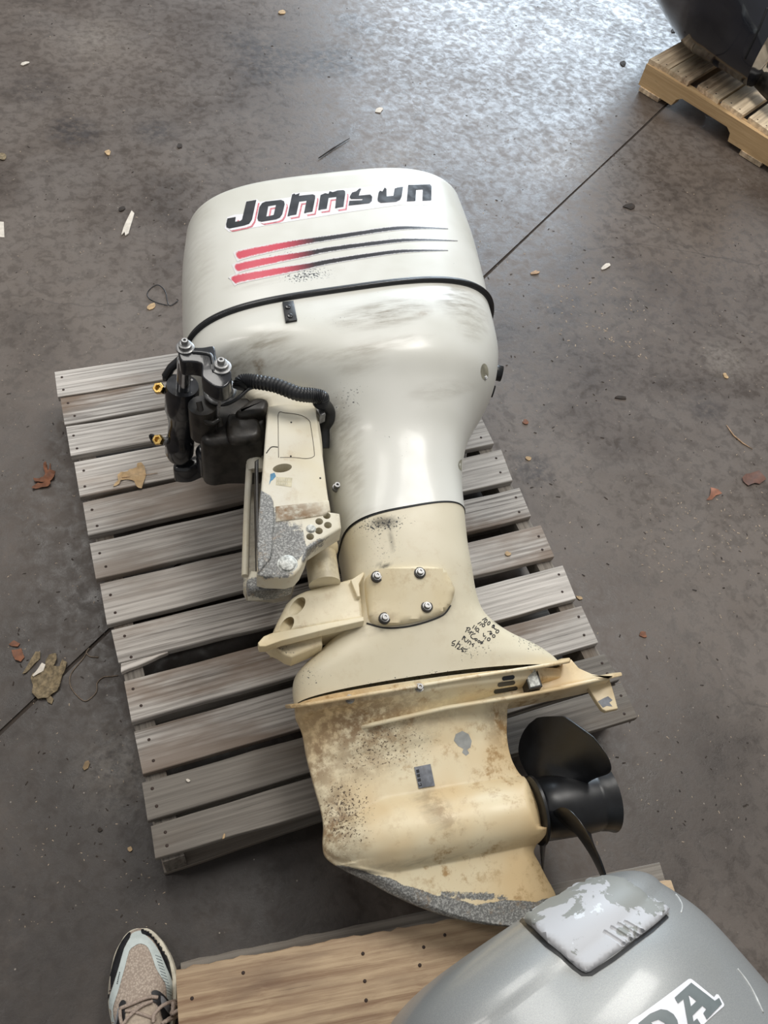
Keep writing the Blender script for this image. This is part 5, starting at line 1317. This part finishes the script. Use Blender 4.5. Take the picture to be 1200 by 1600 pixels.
named = [((984,323,11,5,.1),M_DARKC,'dark jagged chip below the joint line at the upper right'),((947,417,9,4,-.5),M_PALE,'pale leaf fragment in the upper right floor'),((836,427,7,3,-.2),M_CHIP,'tan sliver right of the white cowl'),((970,622,10,2.5,.05),M_DARKC,'dark flat stick fragment right of the motor'),((1133,588,6,3,.9),M_LEAFT,'orange chip near the right edge'),((821,660,5,4,.2),M_LEAFR,'russet chip beside the right side of the motor neck'),((826,717,5,3,.3),M_LEAFT,'tan chip just right of the grey pallet'),((973,100,5,4,.2),M_DARKC,'black pebble left of the top right pallet'),((1052,49,4,3,.2),M_DARKC,'black pebble beside the navy motor'),((592,173,7,4,-.2),M_PALE,'whitish scrap behind the white cowl'),((190,327,7,4,-.5),M_DARKC,'brown husk above the white splinter'),((281,229,4,4,0),M_DARKC,'small black nut on the upper left floor'),((168,239,5,4,.4),M_LEAFT,'orange crumb on the upper left floor'),((441,20,7,4,0),M_LEAFT,'tan curl near the top edge'),((236,480,8,5,-.3),M_LEAFT,'tan curl below the black wire loop'),((115,1015,0,0,0),None,''),((203,1327,4,4,.2),M_LEAFT,'orange crumb near the lower left of the grey pallet'),((156,1297,4,4,0),M_DARKC,'black bead on the lower left floor'),((905,935,6,2.5,.4),M_LEAFT,'tan sliver at the right side of the grey pallet'),((1004,992,7,5,.6),M_LEAFR,'russet crumb right of the pallet corner'),((793,866,5,4,.3),M_LEAFT,'orange crumb on a grey plank right of the motor'),((350,1307,5,2,-1.2),M_LEAFT,'tan sliver on the lowest grey plank'),((294,1220,3.5,3,.1),M_PALE,'white crumb on the second lowest grey plank'),((4,246,7,6,.3),M_MUD,'grey crumb at the upper left edge'),((40,100,9,2.5,-.3),M_PALE,'pale sliver near the upper left corner')]
for i, ((x, y, a, b, r), m, lab) in enumerate(named):
    if m is None: continue
    rs = random.Random(200+i); z = .116 if 'plank' in lab else 0
    poly = []
    for k in range(9):
        t = 2*math.pi*k/9; q = rs.uniform(.7, 1.15); X, Y = a*q*math.cos(t), b*q*math.sin(t)
        poly.append((x+X*math.cos(r)-Y*math.sin(r), y+X*math.sin(r)+Y*math.cos(r)))
    nm = 'pebble' if 'pebble' in lab or 'bead' in lab else 'chip'
    flake(nm, lab, nm, poly, z, m, .002, .0022, 300+i)
# uncountable grit and crumbs
rs = random.Random(5); gv, gf = [], []
def grit(n, box, size, seed, cl=0):
    for _ in range(n):
        x = rs.uniform(box[0], box[2]); y = rs.uniform(box[1], box[3]); p = P(x, y, 0); s_ = size*rs.uniform(.4, 1.5)
        if x > 985 and y < 260 or (260 < x and y > 1320): continue
        if -.01 < p.x < .92 and -.01 < p.y < 1.10: continue
        b = len(gv); a = rs.uniform(0, 6.28); el = rs.uniform(1, 2.6)
        c, s2 = math.cos(a), math.sin(a)
        for (u, v_) in ((-el,-.6),(el*.8,-.7),(el,.5),(-.6*el,.8)): gv.append(Vector((p.x+(u*c-v_*s2)*s_, p.y+(u*s2+v_*c)*s_, .0002)))
        gv.append(Vector((p.x, p.y, s_*.9)))
        gf.extend([(b,b+1,b+4),(b+1,b+2,b+4),(b+2,b+3,b+4),(b+3,b,b+4)])
grit(330, (0,0,1200,520), .0012, 1); grit(420, (760,250,1200,1350), .0010, 2); grit(300, (0,500,260,1450), .0008, 3); grit(90, (870,440,1010,560), .0018, 4); grit(120,(1000,780,1200,900),.0013,5)
tag(obj('grit', gv, gf, simple('pale_grit', srgb(160,144,126), .9, 0, .4, 300), loc=(0,0,0)), 'fine pale grit and crumbs scattered over the concrete floor', 'grit', kind='stuff')
gv, gf = [], []
grit(260, (0,0,1200,520), .0018, 6); grit(260, (760,250,1200,1350), .0018, 7); grit(150, (0,500,260,1450), .0014, 8)
tag(obj('crumbs', gv, gf, M_DARKC, loc=(0,0,0)), 'fine dark dirt crumbs scattered over the concrete floor', 'grit', kind='stuff')
